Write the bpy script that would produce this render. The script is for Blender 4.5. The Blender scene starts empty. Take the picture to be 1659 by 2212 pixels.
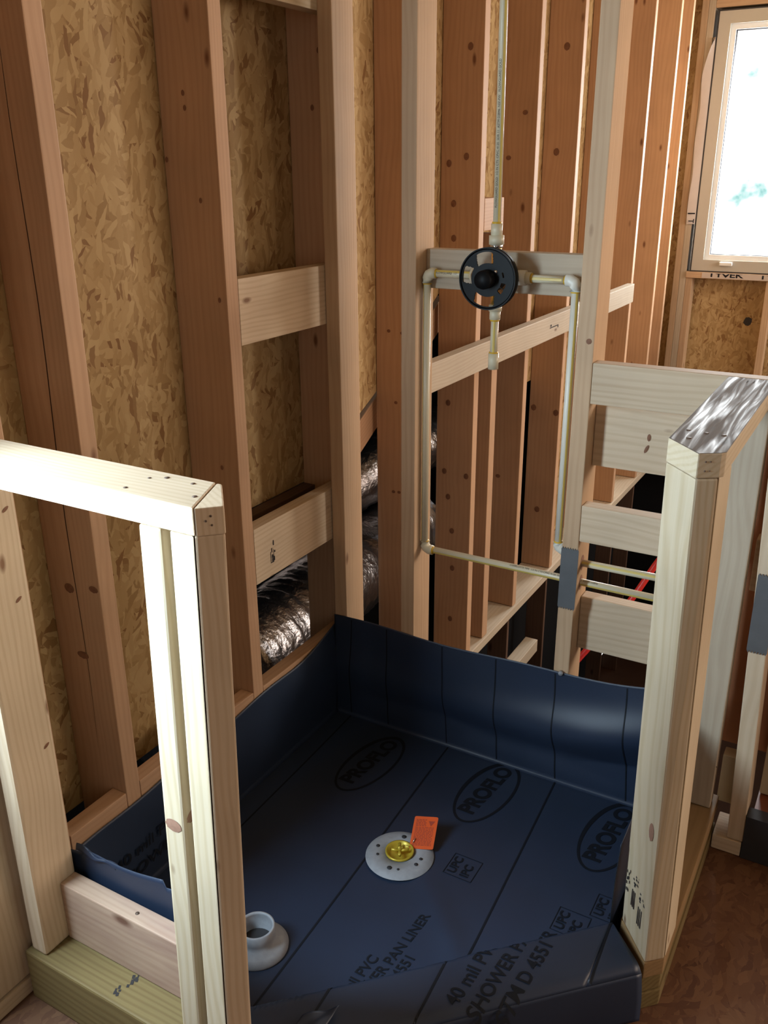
import bpy, bmesh, math, random
from mathutils import Vector, Matrix
random.seed(7)
scn = bpy.context.scene
COL = scn.collection
PI = math.pi

# ------------------------------------------------------------------ camera
F_PX = 1928.5
yaw, pitch, roll = math.radians(29.894), math.radians(-20.948), math.radians(-0.364)
fw = Vector((-math.sin(yaw)*math.cos(pitch), math.cos(yaw)*math.cos(pitch), math.sin(pitch)))
rt = Vector((math.cos(yaw), math.sin(yaw), 0.0))
up = rt.cross(fw)
rt2 = rt*math.cos(roll) + up*math.sin(roll)
up2 = rt2.cross(fw)
cam_data = bpy.data.cameras.new('camera')
cam = bpy.data.objects.new('camera', cam_data)
COL.objects.link(cam)
M = Matrix((rt2, up2, -fw)).transposed().to_4x4()
M.translation = Vector((1.2205, -1.8428, 1.4612))
cam.matrix_world = M
cam_data.sensor_fit = 'VERTICAL'
cam_data.sensor_height = 24.0
cam_data.lens = F_PX/2212.0*24.0
cam_data.clip_start = 0.02
scn.camera = cam

# ------------------------------------------------------------------ world, light, exposure
scn.view_settings.view_transform = 'Standard'
scn.view_settings.look = 'None'
scn.view_settings.gamma = 1
scn.view_settings.use_curve_mapping = False
scn.view_settings.exposure = -0.20

def nd(nt, t, **kw):
    n = nt.nodes.new(t)
    for k, v in kw.items():
        if k.startswith('i_'):
            n.inputs[k[2:].replace('_', ' ')].default_value = v
        else:
            setattr(n, k, v)
    return n

w = bpy.data.worlds.new('sky'); scn.world = w; w.use_nodes = True
nt = w.node_tree; nt.nodes.clear()
out = nd(nt, 'ShaderNodeOutputWorld'); bg = nd(nt, 'ShaderNodeBackground')
tc = nd(nt, 'ShaderNodeTexCoord'); no = nd(nt, 'ShaderNodeTexNoise')
no.inputs['Scale'].default_value = 26.0; no.inputs['Detail'].default_value = 6.0
cr = nd(nt, 'ShaderNodeValToRGB')
cr.color_ramp.elements[0].position = 0.60; cr.color_ramp.elements[0].color = (1.0, 1.0, 1.0, 1)
cr.color_ramp.elements[1].position = 0.74; cr.color_ramp.elements[1].color = (0.10, 0.34, 0.33, 1)
nt.links.new(tc.outputs['Generated'], no.inputs['Vector'])
nt.links.new(no.outputs['Fac'], cr.inputs['Fac'])
nt.links.new(cr.outputs['Color'], bg.inputs['Color'])
bg.inputs['Strength'].default_value = 2.2
nt.links.new(bg.outputs[0], out.inputs['Surface'])

def area(name, loc, aim, sx, sy, power, color):
    d = bpy.data.lights.new(name, 'AREA'); d.shape = 'RECTANGLE'
    d.size = sx; d.size_y = sy; d.energy = power; d.color = color
    o = bpy.data.objects.new(name, d); COL.objects.link(o)
    o.location = loc
    o.rotation_euler = (Vector(aim)-Vector(loc)).to_track_quat('-Z', 'Y').to_euler()
    return o
# daylight through the windows of the house (the near left window, the far gable
# window, the far right window); the warm right and rear fills are added
area('daylight_near_window', (-0.10, -1.42, 1.20), (1.0, -0.80, 1.14), 0.32, 0.85, 57.0, (0.66, 0.86, 1.0))
area('daylight_far_window', (0.51, 3.88, 1.57), (0.7, 0.0, 1.0), 0.62, 1.15, 90.0, (0.90, 0.97, 1.0))
area('warm_fill_right', (4.3, 0.9, 1.35), (0.0, 0.6, 1.25), 2.4, 1.2, 88.0, (1.0, 0.79, 0.63))  # added warm room fill for the right-facing sides, not a known window
area('daylight_far_right_window', (3.9, 2.6, 1.9), (0.0, 2.9, 1.4), 0.7, 1.1, 85.0, (1.0, 0.92, 0.82))
area('fill_behind', (2.6, -4.4, 1.5), (0.6, 0.6, 1.0), 1.4, 1.8, 17.0, (1.0, 0.93, 0.84))  # added fill from behind to lift the camera-facing sides, no known doorway

# ------------------------------------------------------------------ materials
def mat(name):
    m = bpy.data.materials.new(name); m.use_nodes = True
    nt = m.node_tree
    b = nt.nodes['Principled BSDF']
    return m, nt, b

def wood(name, light, dark, rough=0.62, knots=1.0, spec=0.25, sat_var=0.06, stain=None, bump=0.06, streak=False, ring=0.22):
    m, nt, b = mat(name); L = nt.links.new
    tc = nd(nt, 'ShaderNodeTexCoord'); oi = nd(nt, 'ShaderNodeObjectInfo')
    off = nd(nt, 'ShaderNodeVectorMath', operation='MULTIPLY'); off.inputs[1].default_value = (7.0, 11.0, 17.0)
    comb = nd(nt, 'ShaderNodeCombineXYZ')
    for i in range(3): L(oi.outputs['Random'], comb.inputs[i])
    L(comb.outputs[0], off.inputs[0])
    add = nd(nt, 'ShaderNodeVectorMath', operation='ADD')
    L(tc.outputs['Object'], add.inputs[0]); L(off.outputs[0], add.inputs[1])
    # low frequency warp so that the grain bends
    wn = nd(nt, 'ShaderNodeTexNoise'); wn.inputs['Scale'].default_value = 1.0; wn.inputs['Detail'].default_value = 2.0
    mp0 = nd(nt, 'ShaderNodeMapping'); mp0.inputs['Scale'].default_value = (5, 5, 2.2)
    L(add.outputs[0], mp0.inputs[0]); L(mp0.outputs[0], wn.inputs['Vector'])
    wsc = nd(nt, 'ShaderNodeVectorMath', operation='SCALE'); wsc.inputs['Scale'].default_value = 0.035
    L(wn.outputs['Color'], wsc.inputs[0])
    add2 = nd(nt, 'ShaderNodeVectorMath', operation='ADD'); L(add.outputs[0], add2.inputs[0]); L(wsc.outputs[0], add2.inputs[1])
    # growth rings: a log centre well off the board, long along z
    mp1 = nd(nt, 'ShaderNodeMapping'); mp1.inputs['Scale'].default_value = (1, 1, 0.035)
    L(add2.outputs[0], mp1.inputs[0])
    wv = nd(nt, 'ShaderNodeTexWave', wave_type='RINGS', rings_direction='Z')
    wv.inputs['Scale'].default_value = 34.0; wv.inputs['Distortion'].default_value = 7.0
    wv.inputs['Detail'].default_value = 2.0; wv.inputs['Detail Scale'].default_value = 0.5
    L(mp1.outputs[0], wv.inputs['Vector'])
    # fine fibre
    mp2 = nd(nt, 'ShaderNodeMapping'); mp2.inputs['Scale'].default_value = (170, 170, 3.0)
    L(add2.outputs[0], mp2.inputs[0])
    fb = nd(nt, 'ShaderNodeTexNoise'); fb.inputs['Scale'].default_value = 1.0; fb.inputs['Detail'].default_value = 3.0
    L(mp2.outputs[0], fb.inputs['Vector'])
    mx = nd(nt, 'ShaderNodeMix', data_type='RGBA'); mx.inputs[6].default_value = light; mx.inputs[7].default_value = dark
    r1 = nd(nt, 'ShaderNodeMapRange'); r1.inputs['From Min'].default_value = 0.35; r1.inputs['From Max'].default_value = 1.0
    r1.inputs['To Max'].default_value = ring
    L(wv.outputs['Fac'], r1.inputs['Value'])
    r2 = nd(nt, 'ShaderNodeMath', operation='MULTIPLY_ADD'); r2.inputs[1].default_value = 0.55; r2.inputs[2].default_value = -0.10
    L(fb.outputs['Fac'], r2.inputs[0])
    sm = nd(nt, 'ShaderNodeMath', operation='ADD', use_clamp=True); L(r1.outputs[0], sm.inputs[0]); L(r2.outputs[0], sm.inputs[1])
    L(sm.outputs[0], mx.inputs[0])
    # knots
    mp3 = nd(nt, 'ShaderNodeMapping'); mp3.inputs['Scale'].default_value = (11, 11, 4.6)
    L(add2.outputs[0], mp3.inputs[0])
    vo = nd(nt, 'ShaderNodeTexVoronoi'); vo.inputs['Scale'].default_value = 1.0
    L(mp3.outputs[0], vo.inputs['Vector'])
    kr = nd(nt, 'ShaderNodeMapRange'); kr.inputs['From Min'].default_value = 0.05*knots; kr.inputs['From Max'].default_value = 0.13*knots
    kr.inputs['To Min'].default_value = 1.0; kr.inputs['To Max'].default_value = 0.0
    L(vo.outputs['Distance'], kr.inputs['Value'])
    km = nd(nt, 'ShaderNodeMix', data_type='RGBA'); km.inputs[7].default_value = (dark[0]*0.36, dark[1]*0.22, dark[2]*0.17, 1)
    kf = nd(nt, 'ShaderNodeMath', operation='MULTIPLY', use_clamp=True); kf.inputs[1].default_value = 0.85
    L(kr.outputs[0], kf.inputs[0]); L(kf.outputs[0], km.inputs[0]); L(mx.outputs[2], km.inputs[6])
    # broad blotches and per-board tint
    bl = nd(nt, 'ShaderNodeTexNoise'); bl.inputs['Scale'].default_value = 5.0; bl.inputs['Detail'].default_value = 3.0
    L(add.outputs[0], bl.inputs['Vector'])
    hs = nd(nt, 'ShaderNodeHueSaturation')
    v1 = nd(nt, 'ShaderNodeMath', operation='MULTIPLY_ADD'); v1.inputs[1].default_value = 0.34; v1.inputs[2].default_value = 0.80
    L(bl.outputs['Fac'], v1.inputs[0])
    v2 = nd(nt, 'ShaderNodeMath', operation='MULTIPLY_ADD'); v2.inputs[1].default_value = sat_var*2; v2.inputs[2].default_value = -sat_var
    L(oi.outputs['Random'], v2.inputs[0])
    v3 = nd(nt, 'ShaderNodeMath', operation='ADD'); L(v1.outputs[0], v3.inputs[0]); L(v2.outputs[0], v3.inputs[1])
    L(v3.outputs[0], hs.inputs['Value']); L(km.outputs[2], hs.inputs['Color'])
    colout = hs.outputs['Color']
    if stain:
        sn = nd(nt, 'ShaderNodeTexNoise'); sn.inputs['Scale'].default_value = 4.0; sn.inputs['Detail'].default_value = 4.0
        mp4 = nd(nt, 'ShaderNodeMapping'); mp4.inputs['Scale'].default_value = (3.0, 3.0, 0.6); mp4.inputs['Location'].default_value = (3, 1, 2)
        L(add.outputs[0], mp4.inputs[0]); L(mp4.outputs[0], sn.inputs['Vector'])
        sr = nd(nt, 'ShaderNodeMapRange'); sr.inputs['From Min'].default_value = 0.42; sr.inputs['From Max'].default_value = 0.66
        L(sn.outputs['Fac'], sr.inputs['Value'])
        sx = nd(nt, 'ShaderNodeMix', data_type='RGBA'); sx.inputs[7].default_value = stain
        L(sr.outputs[0], sx.inputs[0]); L(colout, sx.inputs[6]); colout = sx.outputs[2]
    L(colout, b.inputs['Base Color'])
    b.inputs['Roughness'].default_value = rough
    b.inputs['Specular IOR Level'].default_value = spec
    bp = nd(nt, 'ShaderNodeBump'); bp.inputs['Strength'].default_value = bump; bp.inputs['Distance'].default_value = 0.002
    L(sm.outputs[0], bp.inputs['Height']); L(bp.outputs[0], b.inputs['Normal'])
    if streak:
        rr = nd(nt, 'ShaderNodeMapRange'); rr.inputs['From Min'].default_value = 0.25; rr.inputs['From Max'].default_value = 0.62
        rr.inputs['To Min'].default_value = 0.30; rr.inputs['To Max'].default_value = 0.80
        mp5 = nd(nt, 'ShaderNodeMapping'); mp5.inputs['Scale'].default_value = (75, 75, 5)
        n5 = nd(nt, 'ShaderNodeTexNoise'); n5.inputs['Scale'].default_value = 1.0; n5.inputs['Detail'].default_value = 3.0; n5.inputs['Distortion'].default_value = 0.8
        L(add2.outputs[0], mp5.inputs[0]); L(mp5.outputs[0], n5.inputs['Vector'])
        L(n5.outputs['Fac'], rr.inputs['Value']); L(rr.outputs[0], b.inputs['Roughness'])
    return m

PINE = wood('spruce_lumber', (0.53, 0.33, 0.20, 1), (0.38, 0.21, 0.115, 1), knots=0.8)
PINE2 = wood('spruce_lumber_interior', (0.56, 0.39, 0.25, 1), (0.40, 0.25, 0.14, 1), knots=0.8)
PALE = wood('pale_lumber', (0.63, 0.50, 0.36, 1), (0.47, 0.335, 0.21, 1), knots=0.7, ring=0.34)
POST = wood('yellow_pine_post', (0.57, 0.475, 0.345, 1), (0.44, 0.335, 0.20, 1), knots=0.6, ring=0.40)
GREY = wood('weathered_lumber', (0.50, 0.42, 0.32, 1), (0.36, 0.27, 0.185, 1), knots=0.8)
TREAT = wood('treated_lumber', (0.215, 0.158, 0.066, 1), (0.12, 0.074, 0.028, 1), knots=0.6, ring=0.38)
TREATB = wood('treated_lumber_brown', (0.30, 0.19, 0.09, 1), (0.19, 0.11, 0.05, 1), knots=0.8)
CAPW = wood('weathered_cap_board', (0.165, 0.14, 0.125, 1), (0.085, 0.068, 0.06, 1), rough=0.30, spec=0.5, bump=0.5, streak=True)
STAINED = wood('stained_block', (0.52, 0.37, 0.27, 1), (0.34, 0.20, 0.14, 1), stain=(0.25, 0.14, 0.12, 1))
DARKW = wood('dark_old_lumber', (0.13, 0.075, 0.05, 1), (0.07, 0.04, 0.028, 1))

def osb_material(name, cols, scale=1.0):
    m, nt, b = mat(name); L = nt.links.new
    tc = nd(nt, 'ShaderNodeTexCoord')
    wn = nd(nt, 'ShaderNodeTexNoise'); wn.inputs['Scale'].default_value = 14.0; wn.inputs['Detail'].default_value = 3.0
    L(tc.outputs['Object'], wn.inputs['Vector'])
    ws = nd(nt, 'ShaderNodeVectorMath', operation='SCALE'); ws.inputs['Scale'].default_value = 0.045
    L(wn.outputs['Color'], ws.inputs[0])
    ad = nd(nt, 'ShaderNodeVectorMath', operation='ADD'); L(tc.outputs['Object'], ad.inputs[0]); L(ws.outputs[0], ad.inputs[1])
    cur = None; hcur = None
    for k, (ang, sc) in enumerate(((12, (11, 46)), (58, (13, 52)), (-47, (12, 44)), (95, (16, 60)))):
        mp = nd(nt, 'ShaderNodeMapping'); mp.inputs['Rotation'].default_value = (0, 0, math.radians(ang))
        mp.inputs['Location'].default_value = (k*3.1, k*1.7, 0)
        mp.inputs['Scale'].default_value = (1, 1, 0.0)
        sc2 = nd(nt, 'ShaderNodeMapping'); sc2.inputs['Scale'].default_value = (sc[0]*scale, sc[1]*scale, 1)
        L(ad.outputs[0], mp.inputs[0]); L(mp.outputs[0], sc2.inputs[0])
        vo = nd(nt, 'ShaderNodeTexVoronoi'); vo.inputs['Scale'].default_value = 1.0; vo.inputs['Randomness'].default_value = 1.0
        L(sc2.outputs[0], vo.inputs['Vector'])
        sp = nd(nt, 'ShaderNodeSeparateColor'); L(vo.outputs['Color'], sp.inputs[0])
        rp = nd(nt, 'ShaderNodeValToRGB'); cr = rp.color_ramp
        cr.elements[0].color = cols[0]; cr.elements[1].color = cols[2]
        e = cr.elements.new(0.35); e.color = cols[1]
        e = cr.elements.new(0.10); e.color = cols[0]
        cr.elements[0].color = cols[3]
        L(sp.outputs[0], rp.inputs[0])
        if cur is None:
            cur = rp.outputs[0]; hcur = sp.outputs[0]
        else:
            st = nd(nt, 'ShaderNodeMath', operation='GREATER_THAN'); st.inputs[1].default_value = 0.60
            L(sp.outputs[1], st.inputs[0])
            mx = nd(nt, 'ShaderNodeMix', data_type='RGBA'); L(st.outputs[0], mx.inputs[0]); L(cur, mx.inputs[6]); L(rp.outputs[0], mx.inputs[7])
            cur = mx.outputs[2]
            hm = nd(nt, 'ShaderNodeMix', data_type='FLOAT'); L(st.outputs[0], hm.inputs[0]); L(hcur, hm.inputs[2]); L(sp.outputs[0], hm.inputs[3])
            hcur = hm.outputs[0]
    L(cur, b.inputs['Base Color'])
    b.inputs['Roughness'].default_value = 0.55; b.inputs['Specular IOR Level'].default_value = 0.3
    bp = nd(nt, 'ShaderNodeBump'); bp.inputs['Strength'].default_value = 0.35; bp.inputs['Distance'].default_value = 0.002
    L(hcur, bp.inputs['Height']); L(bp.outputs[0], b.inputs['Normal'])
    return m
OSB = osb_material('oriented_strand_board', ((0.34, 0.215, 0.090, 1), (0.41, 0.27, 0.12, 1), (0.52, 0.37, 0.185, 1), (0.24, 0.125, 0.048, 1)), 1.6)
OSBF = osb_material('floor_strand_board', ((0.105, 0.046, 0.025, 1), (0.12, 0.055, 0.029, 1), (0.16, 0.080, 0.041, 1), (0.085, 0.036, 0.02, 1)), 1.7)

def plain(name, c, rough=0.5, metal=0.0, spec=0.5, noise=0.0, nscale=40.0, bump=0.0):
    m, nt, b = mat(name); L = nt.links.new
    b.inputs['Roughness'].default_value = rough; b.inputs['Metallic'].default_value = metal
    b.inputs['Specular IOR Level'].default_value = spec
    tc = nd(nt, 'ShaderNodeTexCoord'); no = nd(nt, 'ShaderNodeTexNoise'); no.inputs['Scale'].default_value = nscale; no.inputs['Detail'].default_value = 4.0
    L(tc.outputs['Object'], no.inputs['Vector'])
    mx = nd(nt, 'ShaderNodeMix', data_type='RGBA')
    mx.inputs[6].default_value = c; mx.inputs[7].default_value = tuple(max(0, x*(1-noise)) for x in c[:3])+(1,)
    L(no.outputs['Fac'], mx.inputs[0]); L(mx.outputs[2], b.inputs['Base Color'])
    if bump:
        bp = nd(nt, 'ShaderNodeBump'); bp.inputs['Strength'].default_value = bump; bp.inputs['Distance'].default_value = 0.004
        L(no.outputs['Fac'], bp.inputs['Height']); L(bp.outputs[0], b.inputs['Normal'])
    return m
LINER = plain('pvc_liner', (0.018, 0.031, 0.064, 1), rough=0.45, spec=0.5, noise=0.30, nscale=9.0)
INK = plain('black_ink', (0.010, 0.011, 0.016, 1), rough=0.6, spec=0.2)
LINK = plain('liner_print_ink', (0.007, 0.009, 0.014, 1), rough=0.6, spec=0.2)
STAMP = plain('grade_stamp_ink', (0.045, 0.04, 0.04, 1), rough=0.8, spec=0.1)
CPVC = plain('cream_cpvc', (0.66, 0.60, 0.44, 1), rough=0.35, noise=0.08)
CPVCW = plain('white_cpvc', (0.74, 0.72, 0.64, 1), rough=0.35, noise=0.08)
YEL = plain('yellow_stripe', (0.62, 0.47, 0.12, 1), rough=0.4)
GLUE = plain('yellow_cement', (0.62, 0.38, 0.03, 1), rough=0.3)
BLACKP = plain('black_plastic', (0.003, 0.0035, 0.0045, 1), rough=0.5, spec=0.16)
KNOTM = plain('knot_wood', (0.26, 0.115, 0.06, 1), rough=0.7, noise=0.5, nscale=120)
KNOTR = plain('knot_wood_pale', (0.34, 0.18, 0.12, 1), rough=0.7, noise=0.35, nscale=160)
BRASS = plain('brass', (0.75, 0.50, 0.14, 1), rough=0.28, metal=1.0)
BRASSY = plain('yellow_brass_cup', (0.62, 0.46, 0.05, 1), rough=0.35, metal=0.35, noise=0.25, nscale=60)
PVCG = plain('grey_white_pvc', (0.34, 0.35, 0.38, 1), rough=0.6, noise=0.35, nscale=80)
ORANGE = plain('orange_card', (0.72, 0.105, 0.02, 1), rough=0.55, spec=0.3, noise=0.12)
ORANGED = plain('card_print', (0.34, 0.04, 0.015, 1), rough=0.6)
STEEL = plain('galvanised_steel', (0.20, 0.215, 0.23, 1), rough=0.42, metal=0.55, noise=0.3, nscale=25)
CHROME = plain('shiny_staple', (0.8, 0.82, 0.85, 1), rough=0.2, metal=1.0)
FOIL = plain('foil_wrap', (0.34, 0.33, 0.345, 1), rough=0.30, metal=1.0, noise=0.3, nscale=55, bump=1.0)
BLKFOIL = plain('black_plastic_wrap', (0.03, 0.035, 0.05, 1), rough=0.25, noise=0.3, nscale=30, bump=0.9)
REDP = plain('red_pex', (0.60, 0.025, 0.02, 1), rough=0.35)
VINYL = plain('tan_vinyl', (0.50, 0.475, 0.42, 1), rough=0.45, noise=0.05)
VINYLW = plain('white_vinyl', (0.80, 0.82, 0.82, 1), rough=0.35)
GASK = plain('black_gasket', (0.03, 0.028, 0.03, 1), rough=0.6)
WRAP = plain('house_wrap', (0.58, 0.50, 0.45, 1), rough=0.6, noise=0.1, bump=0.2)
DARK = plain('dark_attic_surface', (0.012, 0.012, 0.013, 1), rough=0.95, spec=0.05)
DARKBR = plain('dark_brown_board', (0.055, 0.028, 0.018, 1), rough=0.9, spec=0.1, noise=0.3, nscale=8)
REDW = plain('reddish_stained_floor', (0.24, 0.065, 0.03, 1), rough=0.45, noise=0.45, nscale=14)
BROWNP = plain('reddish_brown_panel', (0.42, 0.17, 0.075, 1), rough=0.7, noise=0.35, nscale=11)
CHAR = plain('charcoal_board', (0.03, 0.028, 0.032, 1), rough=0.8, noise=0.3, nscale=60)
NAIL = plain('nail_head', (0.10, 0.06, 0.04, 1), rough=0.6)
CREAM = plain('cream_board', (0.50, 0.42, 0.29, 1), rough=0.6, noise=0.1)
WARMWALL = plain('warm_room_wall', (0.16, 0.09, 0.05, 1), rough=0.9, noise=0.2, nscale=6)
m, nt, b = mat('window_glass'); GLASS = m
nt.nodes.remove(b)
g1 = nd(nt, 'ShaderNodeBsdfTransparent'); g2 = nd(nt, 'ShaderNodeBsdfGlossy'); g2.inputs['Roughness'].default_value = 0.02
g3 = nd(nt, 'ShaderNodeMixShader'); g3.inputs[0].default_value = 0.05
nt.links.new(g1.outputs[0], g3.inputs[1]); nt.links.new(g2.outputs[0], g3.inputs[2])
nt.links.new(g3.outputs[0], nt.nodes['Material Output'].inputs['Surface'])

# ------------------------------------------------------------------ helpers
def link(name, me, parent=None):
    o = bpy.data.objects.new(name, me); COL.objects.link(o)
    if parent: o.parent = parent
    return o
def tag(o, label, cat, group=None, kind=None):
    if label: o['label'] = label
    if cat: o['category'] = cat
    if group: o['group'] = group
    if kind: o['kind'] = kind
    return o
def part(o, parent, label=None):
    # parent a world-placed mesh to a world-placed thing
    o.parent = parent
    o.matrix_parent_inverse = parent.matrix_basis.inverted()
    if label: o['label'] = label
    return o
def mesh_obj(name, bm, material, parent=None, smooth=False):
    me = bpy.data.meshes.new(name); bm.normal_update(); bm.to_mesh(me); bm.free()
    me.materials.append(material)
    if smooth:
        for p in me.polygons: p.use_smooth = True
    o = bpy.data.objects.new(name, me); COL.objects.link(o)
    if parent: part(o, parent)
    return o
def bevel(bm, r):
    bmesh.ops.bevel(bm, geom=[e for e in bm.edges if len(e.link_faces) == 2 and e.calc_face_angle(0) > 0.5], offset=r, segments=2, affect='EDGES', profile=0.6)

def lumber(name, ax, x0, x1, y0, y1, z0, z1, material, r=0.0025, lean=None):
    """box with rounded edges, local z along the board's length axis ax"""
    c = Vector(((x0+x1)/2, (y0+y1)/2, (z0+z1)/2)); d = Vector((x1-x0, y1-y0, z1-z0))
    if ax == 'Z': loc = (d.x, d.y, d.z); R = Matrix.Identity(3)
    elif ax == 'X': loc = (d.z, d.y, d.x); R = Matrix(((0, 0, 1), (0, 1, 0), (-1, 0, 0)))
    else: loc = (d.x, d.z, d.y); R = Matrix(((1, 0, 0), (0, 0, 1), (0, -1, 0)))
    bm = bmesh.new(); bmesh.ops.create_cube(bm, size=1.0)
    for v in bm.verts: v.co = Vector((v.co.x*loc[0], v.co.y*loc[1], v.co.z*loc[2]))
    bevel(bm, min(r, 0.2*min(loc)))
    me = bpy.data.meshes.new(name); bm.to_mesh(me); bm.free(); me.materials.append(material)
    o = bpy.data.objects.new(name, me); COL.objects.link(o)
    Mx = R.to_4x4(); Mx.translation = c
    if lean:   # small lean (dx, dy) of the top relative to the foot
        S = Matrix.Identity(4); S[0][2] = lean[0]/d.z; S[1][2] = lean[1]/d.z
        me.transform(S)
    o.matrix_world = Mx
    return o
def prism(name, poly, z0, z1, material, poly2=None, r=0.002, parent=None, ax='Z'):
    poly2 = poly2 or poly; n = len(poly)
    cx = sum(p[0] for p in poly)/n; cy = sum(p[1] for p in poly)/n; cz = (z0+z1)/2
    bm = bmesh.new()
    lo = [bm.verts.new((p[0]-cx, p[1]-cy, z0-cz)) for p in poly]
    hi = [bm.verts.new((p[0]-cx, p[1]-cy, z1-cz)) for p in poly2]
    bm.faces.new(lo[::-1]); bm.faces.new(hi)
    for i in range(n): bm.faces.new((lo[i], lo[(i+1) % n], hi[(i+1) % n], hi[i]))
    bmesh.ops.recalc_face_normals(bm, faces=bm.faces[:])
    if r: bevel(bm, r)
    me = bpy.data.meshes.new(name); bm.to_mesh(me); bm.free(); me.materials.append(material)
    o = bpy.data.objects.new(name, me); COL.objects.link(o)
    Rm = {'Z': Matrix.Identity(3), 'X': Matrix(((0, 0, 1), (0, 1, 0), (-1, 0, 0))), 'Y': Matrix(((1, 0, 0), (0, 0, 1), (0, -1, 0)))}[ax]
    me.transform(Rm.transposed().to_4x4())
    Mx = Rm.to_4x4(); Mx.translation = (cx, cy, cz); o.matrix_world = Mx
    if parent:
        bpy.context.view_layer.update(); part(o, parent)
    return o
def tube(bm, pts, r, seg=16, caps=True):
    pts = [Vector(p) for p in pts]; rings = []
    for i, p in enumerate(pts):
        t = (pts[min(i+1, len(pts)-1)]-pts[max(i-1, 0)]).normalized()
        a = t.cross(Vector((0, 0, 1)))
        if a.length < 1e-3: a = t.cross(Vector((0, 1, 0)))
        a.normalize(); bb = t.cross(a).normalized()
        rr = r[i] if isinstance(r, (list, tuple)) else r
        rings.append([bm.verts.new(p+(a*math.cos(2*PI*k/seg)+bb*math.sin(2*PI*k/seg))*rr) for k in range(seg)])
    for i in range(len(rings)-1):
        for k in range(seg):
            bm.faces.new((rings[i][k], rings[i][(k+1) % seg], rings[i+1][(k+1) % seg], rings[i+1][k]))
    if caps:
        bm.faces.new(rings[0][::-1]); bm.faces.new(rings[-1])
    bmesh.ops.recalc_face_normals(bm, faces=bm.faces[:])
def tube_obj(name, pts, r, material, parent=None, seg=16):
    bm = bmesh.new(); tube(bm, pts, r, seg)
    return mesh_obj(name, bm, material, parent, smooth=False if seg < 8 else True)
def box_obj(name, x0, x1, y0, y1, z0, z1, material, parent=None, r=0.0):
    bm = bmesh.new(); bmesh.ops.create_cube(bm, size=1.0)
    for v in bm.verts: v.co = Vector(((x0+x1)/2+v.co.x*(x1-x0), (y0+y1)/2+v.co.y*(y1-y0), (z0+z1)/2+v.co.z*(z1-z0)))
    if r: bevel(bm, r)
    return mesh_obj(name, bm, material, parent)
def lathe(bm, prof, c, seg=40, axis='Z'):
    rings = []
    for r, h in prof:
        ring = []
        for k in range(seg):
            a = 2*PI*k/seg
            if axis == 'Z': co = (c[0]+r*math.cos(a), c[1]+r*math.sin(a), c[2]+h)
            else: co = (c[0]+r*math.cos(a), c[1]+h, c[2]+r*math.sin(a))
            ring.append(bm.verts.new(co))
        rings.append(ring)
    for i in range(len(rings)-1):
        for k in range(seg):
            bm.faces.new((rings[i][k], rings[i][(k+1) % seg], rings[i+1][(k+1) % seg], rings[i+1][k]))
    return rings
def text_mesh(s, size, bold=0.0):
    cu = bpy.data.curves.new('printed_text', 'FONT'); cu.body = s; cu.size = size; cu.offset = bold
    cu.align_x = 'LEFT'; cu.align_y = 'BOTTOM'
    o = bpy.data.objects.new('printed_text', cu); COL.objects.link(o)
    dg = bpy.context.evaluated_depsgraph_get(); dg.update()
    me = bpy.data.meshes.new_from_object(o.evaluated_get(dg))
    bpy.data.objects.remove(o); bpy.data.curves.remove(cu)
    return me
def print_text(name, s, size, fn, material, parent, bold=0.0, cut=0.02, keep=None):
    """lay text out along (a = reading direction, b = up of letter) and place each vertex by fn(a, b)"""
    me = text_mesh(s, size, bold)
    bm = bmesh.new(); bm.from_mesh(me); bpy.data.meshes.remove(me)
    if keep:
        bmesh.ops.bisect_plane(bm, geom=bm.verts[:]+bm.edges[:]+bm.faces[:], plane_co=(keep[0], 0, 0), plane_no=(1, 0, 0), clear_inner=True)
        bmesh.ops.bisect_plane(bm, geom=bm.verts[:]+bm.edges[:]+bm.faces[:], plane_co=(keep[1], 0, 0), plane_no=(1, 0, 0), clear_outer=True)
    bmesh.ops.triangulate(bm, faces=bm.faces[:])
    if cut:
        bmesh.ops.subdivide_edges(bm, edges=[e for e in bm.edges if e.calc_length() > cut], cuts=2)
    for v in bm.verts: v.co = Vector(fn(v.co.x, v.co.y))
    return mesh_obj(name, bm, material, parent)

TK, DP = 0.038, 0.089

# ------------------------------------------------------------------ room shell
def struct(o):
    o['kind'] = 'structure'; return o
# near room floor with a notch under nothing: one slab
struct(box_obj('floor', -0.15, 4.5, -4.9, -0.005, -0.02, 0.0, OSBF))
# the stairwell side: lower floor, far right
struct(box_obj('trim_1', 1.6, 4.5, 0.0, 3.75, -0.02, 0.0, OSBF))['label'] = 'upper floor edge beside the stairwell'
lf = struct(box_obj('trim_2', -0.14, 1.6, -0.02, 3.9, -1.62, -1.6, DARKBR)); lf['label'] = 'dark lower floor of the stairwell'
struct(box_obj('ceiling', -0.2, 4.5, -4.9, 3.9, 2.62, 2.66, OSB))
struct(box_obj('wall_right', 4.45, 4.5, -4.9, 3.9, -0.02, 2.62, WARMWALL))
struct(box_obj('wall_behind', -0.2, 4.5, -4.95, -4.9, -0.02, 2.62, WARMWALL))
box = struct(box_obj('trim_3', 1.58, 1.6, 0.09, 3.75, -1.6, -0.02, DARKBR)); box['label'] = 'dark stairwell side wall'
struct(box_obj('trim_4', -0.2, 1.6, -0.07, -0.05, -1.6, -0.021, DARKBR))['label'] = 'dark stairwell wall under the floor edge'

# far gable wall: sheathing with a window hole
FY = 3.75
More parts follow.
